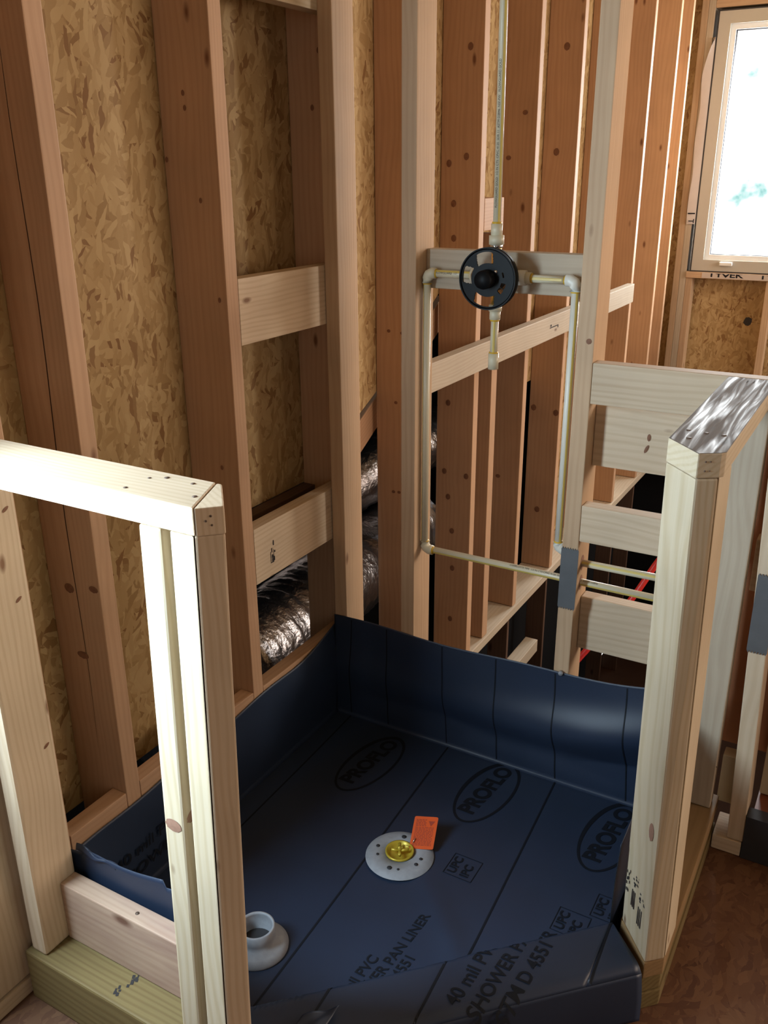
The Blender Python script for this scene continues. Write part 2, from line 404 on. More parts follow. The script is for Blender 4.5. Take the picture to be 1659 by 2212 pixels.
# far wall panels join into one structure mesh, texture plane = x/z
def far_panel():
    bm = bmesh.new()
    for (x0, x1, z0, z1) in ((-0.15, 0.085, -0.30, 2.62), (0.92, 4.5, -0.30, 2.62), (0.085, 0.92, -0.30, 0.89), (0.085, 0.92, 2.25, 2.62)):
        r = bmesh.ops.create_cube(bm, size=1.0)
        for v in r['verts']: v.co = Vector(((x0+x1)/2+v.co.x*(x1-x0), (z0+z1)/2+v.co.y*(z1-z0), v.co.z*0.012))
    me = bpy.data.meshes.new('wall_far'); bm.to_mesh(me); bm.free(); me.materials.append(OSB)
    o = bpy.data.objects.new('wall_far', me); COL.objects.link(o)
    Mx = Matrix(((1, 0, 0), (0, 0, -1), (0, 1, 0))).to_4x4(); Mx.translation = Vector((0, FY+0.095, 0)); o.matrix_world = Mx
    return o
struct(far_panel())

# left exterior wall sheathing (one structure), polygon pieces in (y, z) on the plane x = -0.14
SX = -0.1405
def left_sheathing():
    bm = bmesh.new()
    def poly(pts):
        a = [bm.verts.new((p[0], p[1], 0)) for p in pts]; b2 = [bm.verts.new((p[0], p[1], -0.011)) for p in pts]
        n = len(pts); bm.faces.new(a); bm.faces.new(b2[::-1])
        for i in range(n): bm.faces.new((a[i], b2[i], b2[(i+1) % n], a[(i+1) % n]))
    T = 2.62
    poly([(-4.9, -0.02), (-1.62, -0.02), (-1.62, T), (-4.9, T)])
    poly([(-1.62, -0.02), (-1.22, -0.02), (-1.22, 0.74), (-1.62, 0.74)])
    poly([(-1.62, 1.66), (-1.22, 1.66), (-1.22, T), (-1.62, T)])
    poly([(-1.22, -0.02), (-1.03, -0.02), (-1.03, T), (-1.22, T)])
    poly([(-1.03, 0.186), (-0.35, 0.186), (-0.35, T), (-1.03, T)])
    poly([(-0.35, 0.655), (0.10, 0.655), (0.10, T), (-0.35, T)])
    poly([(0.10, 0.648), (0.50, 0.835), (0.50, T), (0.10, T)])
    poly([(0.50, 0.835), (0.92, 1.085), (0.92, T), (0.50, T)])
    poly([(0.92, 1.085), (1.38, 1.10), (1.38, T), (0.92, T)])
    poly([(1.38, 0.60), (1.86, 0.60), (1.86, T), (1.38, T)])
    poly([(1.86, -0.30), (3.86, -0.30), (3.86, T), (1.86, T)])
    bmesh.ops.recalc_face_normals(bm, faces=bm.faces[:])
    me = bpy.data.meshes.new('wall_left'); bm.to_mesh(me); bm.free(); me.materials.append(OSB)
    o = bpy.data.objects.new('wall_left', me); COL.objects.link(o)
    Mx = Matrix(((0, 0, 1), (1, 0, 0), (0, 1, 0))).to_4x4(); Mx.translation = Vector((SX, 0, 0)); o.matrix_world = Mx
    return o
struct(left_sheathing())
# dark eaves space behind the sheathing
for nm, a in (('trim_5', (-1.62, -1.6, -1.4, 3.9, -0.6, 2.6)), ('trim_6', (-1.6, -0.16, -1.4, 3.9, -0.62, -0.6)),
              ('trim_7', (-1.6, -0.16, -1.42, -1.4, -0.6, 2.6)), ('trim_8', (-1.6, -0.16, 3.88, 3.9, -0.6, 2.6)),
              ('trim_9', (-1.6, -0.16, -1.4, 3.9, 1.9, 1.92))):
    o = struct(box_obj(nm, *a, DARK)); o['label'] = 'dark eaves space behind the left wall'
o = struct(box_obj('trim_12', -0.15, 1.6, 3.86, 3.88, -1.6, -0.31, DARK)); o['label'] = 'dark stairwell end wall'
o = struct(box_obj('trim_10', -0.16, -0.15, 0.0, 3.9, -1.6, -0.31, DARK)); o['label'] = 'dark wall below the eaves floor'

# ------------------------------------------------------------------ left wall studs (2x6)
TOP = 2.6
lst = [  # y0, label, material, z0
 (-0.795, 'leftmost tall reddish wall stud, behind the left half wall, split down its side', 0.04),
 (-0.367, 'tall reddish left wall stud between the two sheathing bays, left of the stacked blocks', 0.04),
 (0.078, 'tall shadowed left wall stud in the shower corner, right end of the stacked blocks', 0.04),
 (0.481, 'tall reddish left wall stud seen between the corner stud and the centre pipe stud', -0.27),
 (0.900, 'tall left wall stud directly left of the shower riser pipe, beyond the partition', -0.27),
 (1.366, 'tall left wall stud to the right of the riser pipe, beyond the partition', -0.27),
 (1.815, 'tall left wall stud just left of the taped partition stud, beyond the partition', -0.27),
 (2.335, 'left wall stud mostly hidden behind the taped partition stud', -0.27),
 (2.812, 'left wall stud with white lit edge just right of the taped partition stud', -0.27),
 (3.30, 'left wall stud with white lit edge nearest the far window', -0.27)]
studs = []
for i, (y, lab, z0) in enumerate(lst):
    x0 = -0.139
    o = lumber('wall_stud', 'Z', x0, 0.0, y, y+TK, z0, TOP, PINE)
    tag(o, lab, 'stud', 'left wall studs'); studs.append(o)
# checks (splits) along the nearest stud's side
def crack(pts, wdt, nm='drying_crack'):
    bm = bmesh.new(); n = len(pts); L_ = []; R_ = []
    for i, p in enumerate(pts):
        wv = wdt*math.sin(PI*(i+0.4)/(n))
        L_.append(bm.verts.new((p[0]-wv, p[1], p[2]))); R_.append(bm.verts.new((p[0]+wv, p[1], p[2])))
    for i in range(n-1): bm.faces.new((L_[i], R_[i], R_[i+1], L_[i+1]))
    return bm
bpy.context.view_layer.update()
cp = [(-0.066+0.004*math.sin(i*0.9)+0.0006*i, -0.7955, 0.35+i*0.1) for i in range(15)]
o = mesh_obj('drying_crack', crack(cp, 0.0013), DARKBR, studs[0])
# jack stud against the fifth one and the block on top of it
o = lumber('jack_stud', 'Z', -0.139, 0.0, 1.050, 1.098, -0.27, 1.262, PINE)
tag(o, 'short jack stud ending behind the shower valve, lit pink edge below the spout pipe', 'stud')
o = lumber('blocking', 'Y', -0.10, 0.0, 0.940, 1.100, 1.275, 1.375, PINE)
tag(o, 'short orange block between studs just above the valve beside the riser pipe', 'block')
# studs at the near end of left wall
o = lumber('wall_stud', 'Z', -0.139, -0.001, -0.985, -0.944, 0.042, TOP, PINE); tag(o, 'wall stud edge at the far left behind the half wall cap', 'stud')
o = lumber('wall_stud', 'Z', -0.139, 0.0, -1.175, -1.058, 0.042, TOP, PALE); tag(o, 'broad pale wall stud at the lower left corner with a blue chalk tick', 'stud')
o = lumber('bottom_plate', 'Y', -0.139, 0.003, -1.90, -1.058, 0.001, 0.037, PALE); tag(o, 'pale floor plate of the left wall at the lower left corner', 'plate')
# long plate under the left wall beyond the partition
o = lumber('bottom_plate', 'Y', -0.139, 0.008, 0.10, 3.74, -0.308, -0.272, GREY); tag(o, 'long grey dusty bottom plate running under the far left wall studs', 'plate')
for y, lab, dx in ((1.325, 'thin dark cripple stud below the long grey plate', 0), (1.79, 'reddish cripple stud below the long grey plate near the taped stud', 0), (2.9, 'dark cripple stud far below the grey plate', 0), (3.3, 'dark cripple stud farthest below the grey plate', 0)):
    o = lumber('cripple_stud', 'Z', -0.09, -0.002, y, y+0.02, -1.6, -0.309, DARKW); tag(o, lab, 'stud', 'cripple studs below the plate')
o = lumber('floor_beam', 'Y', -0.06, 0.0, 0.9, 1.72, -0.66, -0.60, GREY); tag(o, 'lower grey beam end glimpsed in the dark below the long plate', 'beam')
# blocks between the second stud and the corner
def block_lr(name, z0, z1, y0, y1, m, lab):
    o = lumber(name, 'Y', -0.0375, 0.0, y0, y1, z0, z1, m, r=0.0015); tag(o, lab, 'block', 'blocks between the left wall studs'); return o
b1 = block_lr('blocking', 1.110, 1.250, -0.328, 0.077, PALE, 'plain pale block, upper of the two between left wall studs')
b2 = block_lr('blocking', 0.541, 0.682, -0.328, 0.077, PALE, 'pale block with small black grade stamp, lower of the two between left wall studs')
b3 = block_lr('blocking', 1.787, 1.93, -0.328, 0.077, POST, 'yellowish block between left wall studs at the top picture edge')
b4 = block_lr('blocking', 0.06, 0.266, -0.756, -0.368, PINE, 'low backing board behind the liner left of the second stud')
b5 = block_lr('blocking', 0.06, 0.262, -0.328, 0.077, PINE, 'low backing board behind the liner right of the second stud')
b6 = block_lr('blocking', 0.06, 0.262, -0.943, -0.796, PINE, 'low backing board behind the liner at the far left')
# black grade stamp on the lower block
def stamp(parent, origin, u, v, n, items):
    bm = bmesh.new(); O = Vector(origin); u = Vector(u); v = Vector(v); n = Vector(n)
    for (a0, a1, c0, c1) in items:
        vs = [bm.verts.new(O+u*a+v*c+n*0.0006) for a, c in ((a0, c0), (a1, c0), (a1, c1), (a0, c1))]
        bm.faces.new(vs)
    bpy.context.view_layer.update()
    return mesh_obj('grade_stamp', bm, STAMP, parent)
random.seed(3)
st = []
for k in range(7):
    a = random.uniform(0, .018); c = random.uniform(0, .05); st.append((a, a+random.uniform(.002, .006), c, c+random.uniform(.004, .016)))
st += [(0.0, 0.002, 0.0, 0.03), (0.012, 0.0135, 0.0, 0.034), (0.0, 0.013, 0.0, 0.002)]
stamp(b2, (0.0, -0.27, 0.575), (0, 1, 0), (0, 0, 1), (1, 0, 0), st)

# ------------------------------------------------------------------ partition wall (plane y = 0)
PB1, PB3 = 0.2103, 0.6335
o = lumber('partition_stud', 'Z', 0.001, 0.039, 0.0, DP, 0.0, TOP, PINE2, lean=(-0.007, 0)); tag(o, 'corner partition stud where the back wall meets the left wall', 'stud', 'partition studs')
sB1 = lumber('partition_stud', 'Z', PB1, PB1+TK, 0.0, DP, 0.0, TOP, PINE2); tag(sB1, 'centre partition stud with the left copper-coloured side and cream pipe beside it', 'stud', 'partition studs')
sB1['label'] = 'centre partition stud with a vertical cream pipe along its right side'
sB3 = lumber('partition_stud', 'Z', PB3, PB3+TK, 0.0, DP, 0.0, TOP, PINE2); tag(sB3, 'grey partition stud with the steel plate low on its front', 'stud', 'partition studs')
# top/bottom plates
o = lumber('partition_plate', 'X', 0.001, 0.945, 0.0, DP, -0.038, -0.001, GREY); tag(o, 'bottom plate of the partition behind the blue liner', 'plate')
# steel nail plate
def plate_mesh(cx, cz, w2, h2, y):
    bm = bmesh.new(); n = 14
    topv = []; botv = []
    for i in range(n+1):
        t = i/n; x = cx-w2+2*w2*t
        dz = 0.004 if i % 2 else -0.001
        topv.append((x, y, cz+h2+dz)); botv.append((x, y, cz-h2-dz*1.3))
    vs = [bm.verts.new(p) for p in topv]+[bm.verts.new(p) for p in botv[::-1]]
    bm.faces.new(vs)
    g = bmesh.ops.extrude_face_region(bm, geom=bm.faces[:])
    for e in g['geom']:
        if isinstance(e, bmesh.types.BMVert): e.co.y -= 0.0015
    bmesh.ops.recalc_face_normals(bm, faces=bm.faces[:])
    return bm
o = mesh_obj('steel_nail_plate', plate_mesh(0.6535, 0.573, 0.0205, 0.0745, -0.0008), STEEL); tag(o, 'dark steel nail plate on the grey partition stud', 'nail plate')
# backing board the valve sits on
vb = lumber('valve_backing_board', 'X', PB1+TK+0.0005, PB3-0.0005, 0.052, 0.0885, 1.205, 1.293, GREY); tag(vb, 'dusty horizontal board carrying the shower valve between two partition studs', 'board')
# brace nailed across the far left wall studs
br = lumber('ledger_board', 'Y', 0.0005, 0.0375, 0.50, 2.735, 0.836, 0.926, GREY)
br.rotation_euler.rotate_axis('X', 0)
tag(br, 'long level board nailed across the left wall studs, ink scribble near its right end', 'board')
for k in range(9):
    pass
stamp(br, (0.0375, 1.52, 0.85), (0, 1, 0), (0, 0, 1), (1, 0, 0), [(0.0, 0.09, 0.03, 0.034), (0.09, 0.10, 0.022, 0.034), (0.005, 0.02, 0.036, 0.044)])

# back half wall to the right of the grey stud
def bl(x0, x1, y0, z0, z1, m, lab):
    o = lumber('half_wall_block', 'X', x0, x1, y0, y0+0.0375, z0, z1, m); tag(o, lab, 'block', 'blocks of the back half wall'); return o
HX = PB3+TK+0.0005
bl(HX, 2.2, 0.0, 0.990, 1.079, PALE, 'top rail of the back half wall, running off the right picture edge')
bl(HX, 0.99, 0.0505, 0.838, 0.978, PALE, 'wide block, dark knot, under the top rail')
bl(HX, 0.99, 0.0, 0.670, 0.757, PALE, 'narrow pale block above the two yellow striped pipes in the back half wall')
bl(HX, 0.99, 0.0505, 0.372, 0.510, PALE, 'wide pale block below the two yellow striped pipes in the back half wall')

# ------------------------------------------------------------------ water pipes
def pipe_with_stripe(name, a, b, lab, stripe_dir, r=0.0085, text=None, m=CPVC, tx=0.0):
    a = Vector(a); b = Vector(b)
    o = tube_obj(name, [a, b], r, m, seg=20)
    t = (b-a).normalized(); s = Vector(stripe_dir); s = (s-t*s.dot(t)).normalized(); q = t.cross(s)
    bm = bmesh.new(); rows = []
    for k in range(5):
        ang = math.radians(-18+9*k); d = s*math.cos(ang)+q*math.sin(ang)
        rows.append((bm.verts.new(a+t*0.002+d*(r+0.0004)), bm.verts.new(b-t*0.002+d*(r+0.0004))))
    for k in range(4): bm.faces.new((rows[k][0], rows[k+1][0], rows[k+1][1], rows[k][1]))
    p = mesh_obj('yellow_stripe', bm, YEL, o, smooth=True)
    if text:
        up_ = Vector(text[1]); up_ = (up_-t*up_.dot(t)).normalized(); side = up_.cross(t)
        def fn(x, y):
            ang = (y-0.0025)/r
            d = up_*math.cos(ang)+side*math.sin(ang)
            return a+t*(tx+x)+d*(r+0.0005)
        print_text('pipe_print', text[0], 0.0065, fn, STAMP, o, cut=0)
    return tag(o, lab, 'pipe', 'cream water pipes')
PY = 0.034
toCam = (0.55, -0.8, 0.3)
lp_x = 0.2605; rp_x = 0.6125
# left loop
pipe_with_stripe('water_pipe', (lp_x, PY, 0.575), (lp_x, PY, 1.225), 'vertical cream pipe with yellow stripe beside the centre partition stud', (-0.75, -0.65, 0))
pipe_with_stripe('water_pipe', (lp_x+0.015, PY, 1.241), (0.385, PY, 1.241), 'short level cream pipe left of the black valve guard', (0.2, -0.7, 0.7), text=('FLOWGUARD  1/2', (0.3, -0.8, 0.15)), tx=0.01)
pipe_with_stripe('water_pipe', (0.505, PY, 1.241), (0.585, PY, 1.241), 'short level pipe with bright yellow stripe right of the valve guard', (0.1, -0.95, 0.1))
pipe_with_stripe('water_pipe', (rp_x, PY, 1.222), (rp_x, PY, 0.645), 'vertical cream pipe against the left side of the grey partition stud', (0.5, -0.5, 0), m=CPVCW)
pipe_with_stripe('water_pipe', (lp_x+0.014, PY+0.006, 0.553), (0.960, PY+0.006, 0.551), 'long level cream pipe, lower of the two, passing through the grey stud', (0.2, -0.93, -0.35), text=('CHARLOTTE PIPE  1/2 IN CTS CPVC 4120  FLOWGUARD GOLD ASTM D2846', (0.2, -0.7, 0.7)), tx=0.22)
pipe_with_stripe('water_pipe', (HX-0.03, PY+0.006, 0.601), (0.960, PY+0.006, 0.603), 'level cream pipe in the back half wall, upper of the two', (0.2, -0.85, 0.45))
pipe_with_stripe('water_pipe', (0.4275, PY, 1.345), (0.421, PY, 2.3), 'tall shower riser pipe rising from the valve past the picture top', (0.75, -0.6, 0), text=('FLOWGUARD GOLD  1/2 IN CTS  CPVC 4120  SDR 11  ASTM D2846  NSF-PW   FLOWGUARD GOLD', (0.1, -0.9, 0)), tx=0.04)
pipe_with_stripe('water_pipe', (0.431, PY, 1.152), (0.431, PY, 1.065), 'short vertical pipe dropping from under the valve guard', (0.25, -0.9, 0))
def elbow(lab, p, d1, d2, m=CPVC, r=0.0125, L_=0.022):
    p = Vector(p); d1 = Vector(d1); d2 = Vector(d2)
    bm = bmesh.new()
    pts = [p+d1*L_, p+d1*0.012, p+d1*0.004+d2*0.004, p+d2*0.012, p+d2*L_]
    tube(bm, pts, r, 18)
    o = mesh_obj('pipe_elbow', bm, m, smooth=True)
    for d in (d1, d2):
        tube_obj('cement_ring', [p+d*(L_), p+d*(L_+0.003)], r*0.82, GLUE, o)
    tag(o, lab, 'pipe fitting', 'pipe elbows'); return o
elbow('cream elbow at the top of the left vertical pipe', (lp_x, PY, 1.241), (1, 0, 0), (0, 0, -1))
elbow('cream elbow at the foot of the left vertical pipe', (lp_x, PY+0.003, 0.553), (1, 0, 0), (0, 0, 1))
elbow('white elbow at the top of the right vertical pipe beside the grey stud', (rp_x, PY, 1.241), (-1, 0, 0), (0, 0, -1), m=CPVCW)
elbow('white elbow at the foot of the right vertical pipe beside the steel plate', (rp_x, PY, 0.628), (1, 0, 0), (0, 0, 1), m=CPVCW, L_=0.016)
# spout stub end
o = tube_obj('pipe_stop', [(0.431, PY, 1.072), (0.431, PY, 1.036)], 0.0118, CPVC, seg=20); tag(o, 'cream cap fitting at the lower end of the spout pipe', 'pipe fitting')
tube_obj('cement_ring', [(0.431, PY, 1.075), (0.431, PY, 1.072)], 0.0105, GLUE, o)
# red pipe behind the half wall
def catm(pts, n=8):
    out_ = []
    P_ = [Vector(pts[0])]+[Vector(p) for p in pts]+[Vector(pts[-1])]
    for i in range(1, len(P_)-2):
        for k in range(n):
            t = k/n; a, b_, c, d = P_[i-1], P_[i], P_[i+1], P_[i+2]
            out_.append(0.5*((2*b_)+(c-a)*t+(2*a-5*b_+4*c-d)*t*t+(3*b_-a-3*c+d)*t**3))
    out_.append(Vector(pts[-1])); return out_
o = tube_obj('red_pipe', catm([(0.88, 0.5, 0.66), (0.78, 0.42, 0.502), (0.717, 0.36, 0.372), (0.616, 0.30, 0.208), (0.50, 0.25, 0.02)]), 0.0085, REDP); tag(o, 'bright red flexible pipe slanting in the dark behind the back half wall', 'pipe')

# ------------------------------------------------------------------ shower valve with black plaster guard
gc = Vector((0.4335, -0.022, 1.2415)); GR = 0.0655
e = bpy.data.objects.new('shower_valve', None); COL.objects.link(e); e.location = (gc.x, 0.04, gc.z)
tag(e, 'shower valve under a round black plastic plaster guard with cut-out windows', 'shower valve')
bpy.context.view_layer.update()
def guard():
    bm = bmesh.new(); nr = 24; nt_ = 120
    wins = [(100, 27, 0.50, 0.86), (172, 24, 0.60, 0.87), (262, 33, 0.60, 0.87), (340, 8, 0.52, 0.66), (322, 7, 0.52, 0.66), (15, 10, 0.55, 0.60)]
    def inside(r, a):
        for c, h, r0, r1 in wins:
            d = (a-c+180) % 360-180
            hh = h*(0.62/(r if r > .1 else .1)) if h > 12 else h
            if abs(d) < hh and r0 < r < r1:
                # rounded corners
                return True
        return False
    grid = [[None]*nt_ for _ in range(nr+1)]
    rs = [0.10+i*(1.0-0.10)/nr for i in range(nr+1)]
    for i, r in enumerate(rs):
        for k in range(nt_):
            a = 2*PI*k/nt_
            y = 0.0 if r < 0.93 else -0.003
            grid[i][k] = bm.verts.new((gc.x+GR*r*math.cos(a), gc.y+y, gc.z+GR*r*math.sin(a)))
    for i in range(nr):
        for k in range(nt_):
            rm = (rs[i]+rs[i+1])/2; am = 360*(k+0.5)/nt_
            if not inside(rm, am): bm.faces.new((grid[i][k], grid[i][(k+1) % nt_], grid[i+1][(k+1) % nt_], grid[i+1][k]))
    bmesh.ops.delete(bm, geom=[v for v in bm.verts if not v.link_faces], context='VERTS')
    for _ in range(2):
        bmesh.ops.smooth_vert(bm, verts=[v for v in bm.verts if v.is_boundary and (v.co-gc).length < GR*0.93], factor=0.5, use_axis_x=True, use_axis_z=True)
    g = bmesh.ops.extrude_face_region(bm, geom=bm.faces[:])
    for el in g['geom']:
        if isinstance(el, bmesh.types.BMVert): el.co.y += 0.004
    bmesh.ops.recalc_face_normals(bm, faces=bm.faces[:])
    return bm
mesh_obj('plaster_guard', guard(), BLACKP, e)
bm = bmesh.new(); r_ = lathe(bm, [(GR*0.985, 0.002), (GR, 0.0), (GR, 0.016), (GR*0.97, 0.016), (GR*0.97, 0.002)], gc, 60, 'Y'); mesh_obj('guard_rim', bm, BLACKP, e, True)
bm = bmesh.new(); rg = lathe(bm, [(0.0205, 0.03), (0.0200, -0.022), (0.0182, -0.029), (0.0001, -0.030)], gc, 36, 'Y'); mesh_obj('stem_cap', bm, BLACKP, e, True)
bm = bmesh.new(); rg = lathe(bm, [(0.030, 0.004), (0.030, 0.036)], gc, 36, 'Y'); mesh_obj('guard_sleeve', bm, BLACKP, e, True)
tube_obj('screw', [gc+Vector((0.019, -0.003, 0.016)), gc+Vector((0.019, 0.02, 0.016))], 0.0034, CHROME, e)
bm = bmesh.new(); tube(bm, [(gc.x-0.002, -0.015, gc.z), (gc.x-0.002, 0.050, gc.z)], 0.0235, 24); mesh_obj('valve_body', bm, BRASS, e, True)
tube_obj('brass_port', [(gc.x-0.045, PY, gc.z), (gc.x+0.045, PY, gc.z)], 0.011, BRASS, e)
tube_obj('brass_port', [(0.4305, PY, gc.z-0.06), (0.4285, PY, gc.z+0.07)], 0.0105, BRASS, e)
tube_obj('chrome_collar', [(0.4285, PY, gc.z+0.060), (0.4282, PY, gc.z+0.068)], 0.0135, CHROME, e)
for nm, a, b_, r, m_ in (('top_adapter', (0.4282, PY, 1.309), (0.4278, PY, 1.328), 0.0165, CPVC), ('top_adapter', (0.4278, PY, 1.326), (0.4275, PY, 1.352), 0.0125, CPVC),
                      ('bottom_adapter', (0.431, PY, 1.180), (0.431, PY, 1.166), 0.0145, CPVC), ('bottom_adapter', (0.431, PY, 1.168), (0.431, PY, 1.148), 0.0122, CPVC),
                      ('right_adapter', (0.478, PY, gc.z), (0.500, PY, gc.z), 0.0165, CPVCW), ('right_adapter', (0.498, PY, gc.z), (0.512, PY, gc.z), 0.0125, CPVC),
                      ('left_adapter', (0.387, PY, gc.z), (0.372, PY, gc.z), 0.0150, CPVC)):
    tube_obj(nm, [a, b_], r, m_, e, seg=18)
for a, b_ in (((0.512, PY, gc.z), (0.516, PY, gc.z)), ((0.4275, PY, 1.352), (0.4275, PY, 1.356)), ((0.431, PY, 1.148), (0.431, PY, 1.144)), ((0.372, PY, gc.z), (0.369, PY, gc.z))):
    tube_obj('cement_ring', [a, b_], 0.0105, GLUE, e)

# ------------------------------------------------------------------ half walls of the shower
def shift(poly, d): return [(p[0]+d[0], p[1]+d[1]) for p in poly]
ZC = 1.0787; ZU = ZC-TK
KY = -1.077
dl = (-0.0135, -0.013)      # foot of the left post relative to its top
# curb and base plates, three layers
LP = [(0.012, -1.088), (0.497, -1.091), (0.520, -1.066), (0.458, -1.000), (0.012, -1.000)]
RP = [(0.952, -0.002), (0.952, -0.472), (1.018, -0.553), (1.047, -0.524), (1.047, -0.002)]
RPs = [(0.952, -0.002), (0.952, -0.472), (1.016, -0.550), (1.044, -0.521), (1.044, -0.002)]
o = prism('treated_timber', LP, 0.0005, 0.1137, TREAT, r=0.004, ax='X'); tag(o, 'greenish brown treated timber on the floor under the left half wall', 'timber')
bpy.context.view_layer.update()
def ink_patch(parent, cx, cy, z, n_, w_, h_, seed, ang):
    random.seed(seed); bm = bmesh.new(); ca, sa = math.cos(ang), math.sin(ang)
    for k in range(n_):
        a = random.uniform(-w_, w_); b_ = random.uniform(-h_, h_); l1 = random.uniform(.2, .5)*w_; l2 = random.uniform(.2, .5)*h_
        bm.faces.new([bm.verts.new((cx+(a+p)*ca-(b_+q)*sa, cy+(a+p)*sa+(b_+q)*ca, z+0.00002*k)) for p, q in ((-l1, -l2), (l1, -l2), (l1, l2), (-l1, l2))])
    mesh_obj('grade_stamp', bm, STAMP, parent)
ink_patch(o, 0.236, -1.038, 0.1141, 7, 0.007, 0.011, 2, 0.5)
ink_patch(o, 0.226, -1.066, 0.1141, 6, 0.006, 0.009, 3, 0.5)
for k in range(3):
    z0 = 0.0005+k*0.038
    o = prism('half_wall_plate', RP if k != 1 else RPs, z0, z0+0.0372, TREAT if k < 2 else TREATB, ax='Y'); tag(o, 'treated plate under the right half wall, %s of three' % ('bottom', 'middle', 'top')[k], 'plate', 'treated plates under the right half wall')
# curb between the posts, under the liner
def dl_pt(x, d): return (x, x-d)
for k in range(3):
    z0 = 0.0005+k*0.038
    poly = [(0.527, -0.940), (0.945, -0.522), (0.978, -0.572+0.018), (0.975, -0.597), (0.552, -1.020)]
    poly = [(0.470, -0.975), (0.945, -0.500), (0.947, -0.505), (1.010, -0.562), (0.525, -1.047)]
    o = prism('shower_curb', poly, z0, z0+0.0372, TREAT); tag(o, 'treated curb board under the liner at the shower entrance, %s layer' % ('bottom', 'middle', 'top')[k], 'curb', 'curb boards')
# left half wall
sLK0 = lumber('half_wall_stud', 'Z', 0.021, 0.059, KY-0.001, KY+DP, 0.115, ZU-0.0005, PALE, r=0.006); tag(sLK0, 'pale stud of the left half wall standing next to the left wall', 'stud', 'left half wall studs')
sLK1 = lumber('half_wall_stud', 'Z', 0.4095, 0.4475, KY-0.007, KY+DP-0.006, 0.115, ZU-0.0005, POST, r=0.004, lean=(0.016, 0.012)); tag(sLK1, 'brightly sunlit half wall stud with large round knot, left of the end post', 'stud', 'left half wall studs')
topA = [(0.511, -1.077), (0.5375, -1.0505), (0.4750, -0.989), (0.4480, -1.014)]
botA = shift(topA, dl)
o = prism('half_wall_post', botA, 0.115, ZU-0.0005, PALE, poly2=topA, r=0.003); tag(o, 'diagonal end post of the left half wall with a nail near mid height', 'post')
bm = bmesh.new(); lathe(bm, [(0.0001, 0.0), (0.0045, 0.0005), (0.0065, 0.003)], (0, 0, 0), 16)
topB = [(0.4700, -1.077), (0.5095, -1.0775), (0.4700, -1.038)]
o = prism('half_wall_stud', shift(topB, dl), 0.115, ZU-0.0005, POST, poly2=topB, r=0.002); tag(o, 'grainy bright stud squeezed between the knotty stud and the left end post', 'stud')
cl = prism('half_wall_cap_board', [(0.004, KY), (0.511, KY), (0.4735, KY+DP-0.0005), (0.004, KY+DP-0.0005)], ZU, ZC, PALE, ax='X'); tag(cl, 'sunlit board capping the left half wall', 'cap board')
o = prism('cap_wedge', [(0.5125, KY+0.0005), (0.5385, -1.0505), (0.484, KY+DP), (0.4755, KY+DP)], ZU-0.0005, ZC-0.001, PALE); tag(o, 'small triangular wedge at the end of the left half wall cap', 'wedge')
bpy.context.view_layer.update()
def nails(parent, pts, n=(0, 0, 1), r=0.0032):
    for p in pts:
        q = Vector(p)+Vector(n)*0.0007
        tube_obj('nail', [q-Vector(n)*0.001, q], r*random.uniform(.8, 1.2), NAIL, parent, seg=9)
nails(cl, [(0.385, -1.062, ZC), (0.385, -1.018, ZC), (0.405, -1.006, ZC), (0.452, -1.008, ZC), (0.487, -1.045, ZC)])
dn = Vector((1, -1, 0)).normalized()
nails(o, [Vector((0.522, -1.067, 1.06)), Vector((0.527, -1.062, 1.054)), Vector((0.5265, -1.0625, 1.066))], dn, 0.0013)
o = lumber('half_wall_block', 'X', 0.0595, 0.402, -1.0255, -0.990, 0.1155, 0.243, STAINED); tag(o, 'pinkish stained block low in the left half wall, one screw in its top', 'block')
bpy.context.view_layer.update(); nails(o, [(0.235, -1.008, 0.243)], r=0.004)
stamp(sLK0, (0.03, -1.07, 0.2), (1, 0, 0), (0, 0, 1), (0, -1, 0), [(0, .001, 0, .001)])
# smudges of ink on the top treated plate
random.seed(5)

# right half wall
WR = 0.945
capR = [(WR, -0.0005), (0.9445, -0.4925), (1.0015, -0.5555), (1.0305, -0.5365), (1.036, -0.528), (1.036, -0.0005)]
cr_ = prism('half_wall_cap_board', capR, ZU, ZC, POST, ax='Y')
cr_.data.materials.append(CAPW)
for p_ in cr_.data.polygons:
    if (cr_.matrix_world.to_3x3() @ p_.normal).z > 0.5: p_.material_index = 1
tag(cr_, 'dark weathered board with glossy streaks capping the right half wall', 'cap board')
bpy.context.view_layer.update()
nails(cr_, [(0.962, -0.435, ZC), (0.990, -0.440, ZC), (1.016, -0.440, ZC), (0.972, -0.480, ZC)], r=0.0035)
nails(cr_, [Vector((1.012+0.006*i, -0.5487+0.004*i, 1.052+0.014*j)) for i in range(2) for j in range(2)], Vector((0.55, -0.83, 0)), 0.0012)
dr = (0.018, 0.003)
pA = [(1.0015, -0.5555), (1.0305, -0.5365), (0.9735, -0.4735), (0.9445, -0.4925)]
pAb = [(1.018, -0.552), (1.047, -0.525), (0.985, -0.452), (0.9535, -0.4715)]
hp = prism('half_wall_post', pAb, 0.115, ZU-0.0005, POST, poly2=pA, r=0.0035); tag(hp, 'diagonal end post of the right half wall, red knots, grade stamps near its foot', 'post')
pB = [(1.0310, -0.5330), (1.0355, -0.455), (0.998, -0.455), (0.980, -0.4720)]
pBb = [(1.0475, -0.522), (1.048, -0.440), (1.010, -0.440), (0.992, -0.4520)]
o = prism('half_wall_stud', pBb, 0.115, ZU-0.0005, POST, poly2=pB, r=0.003); tag(o, 'orange edged filler stud on the outer side of the right end post', 'stud')
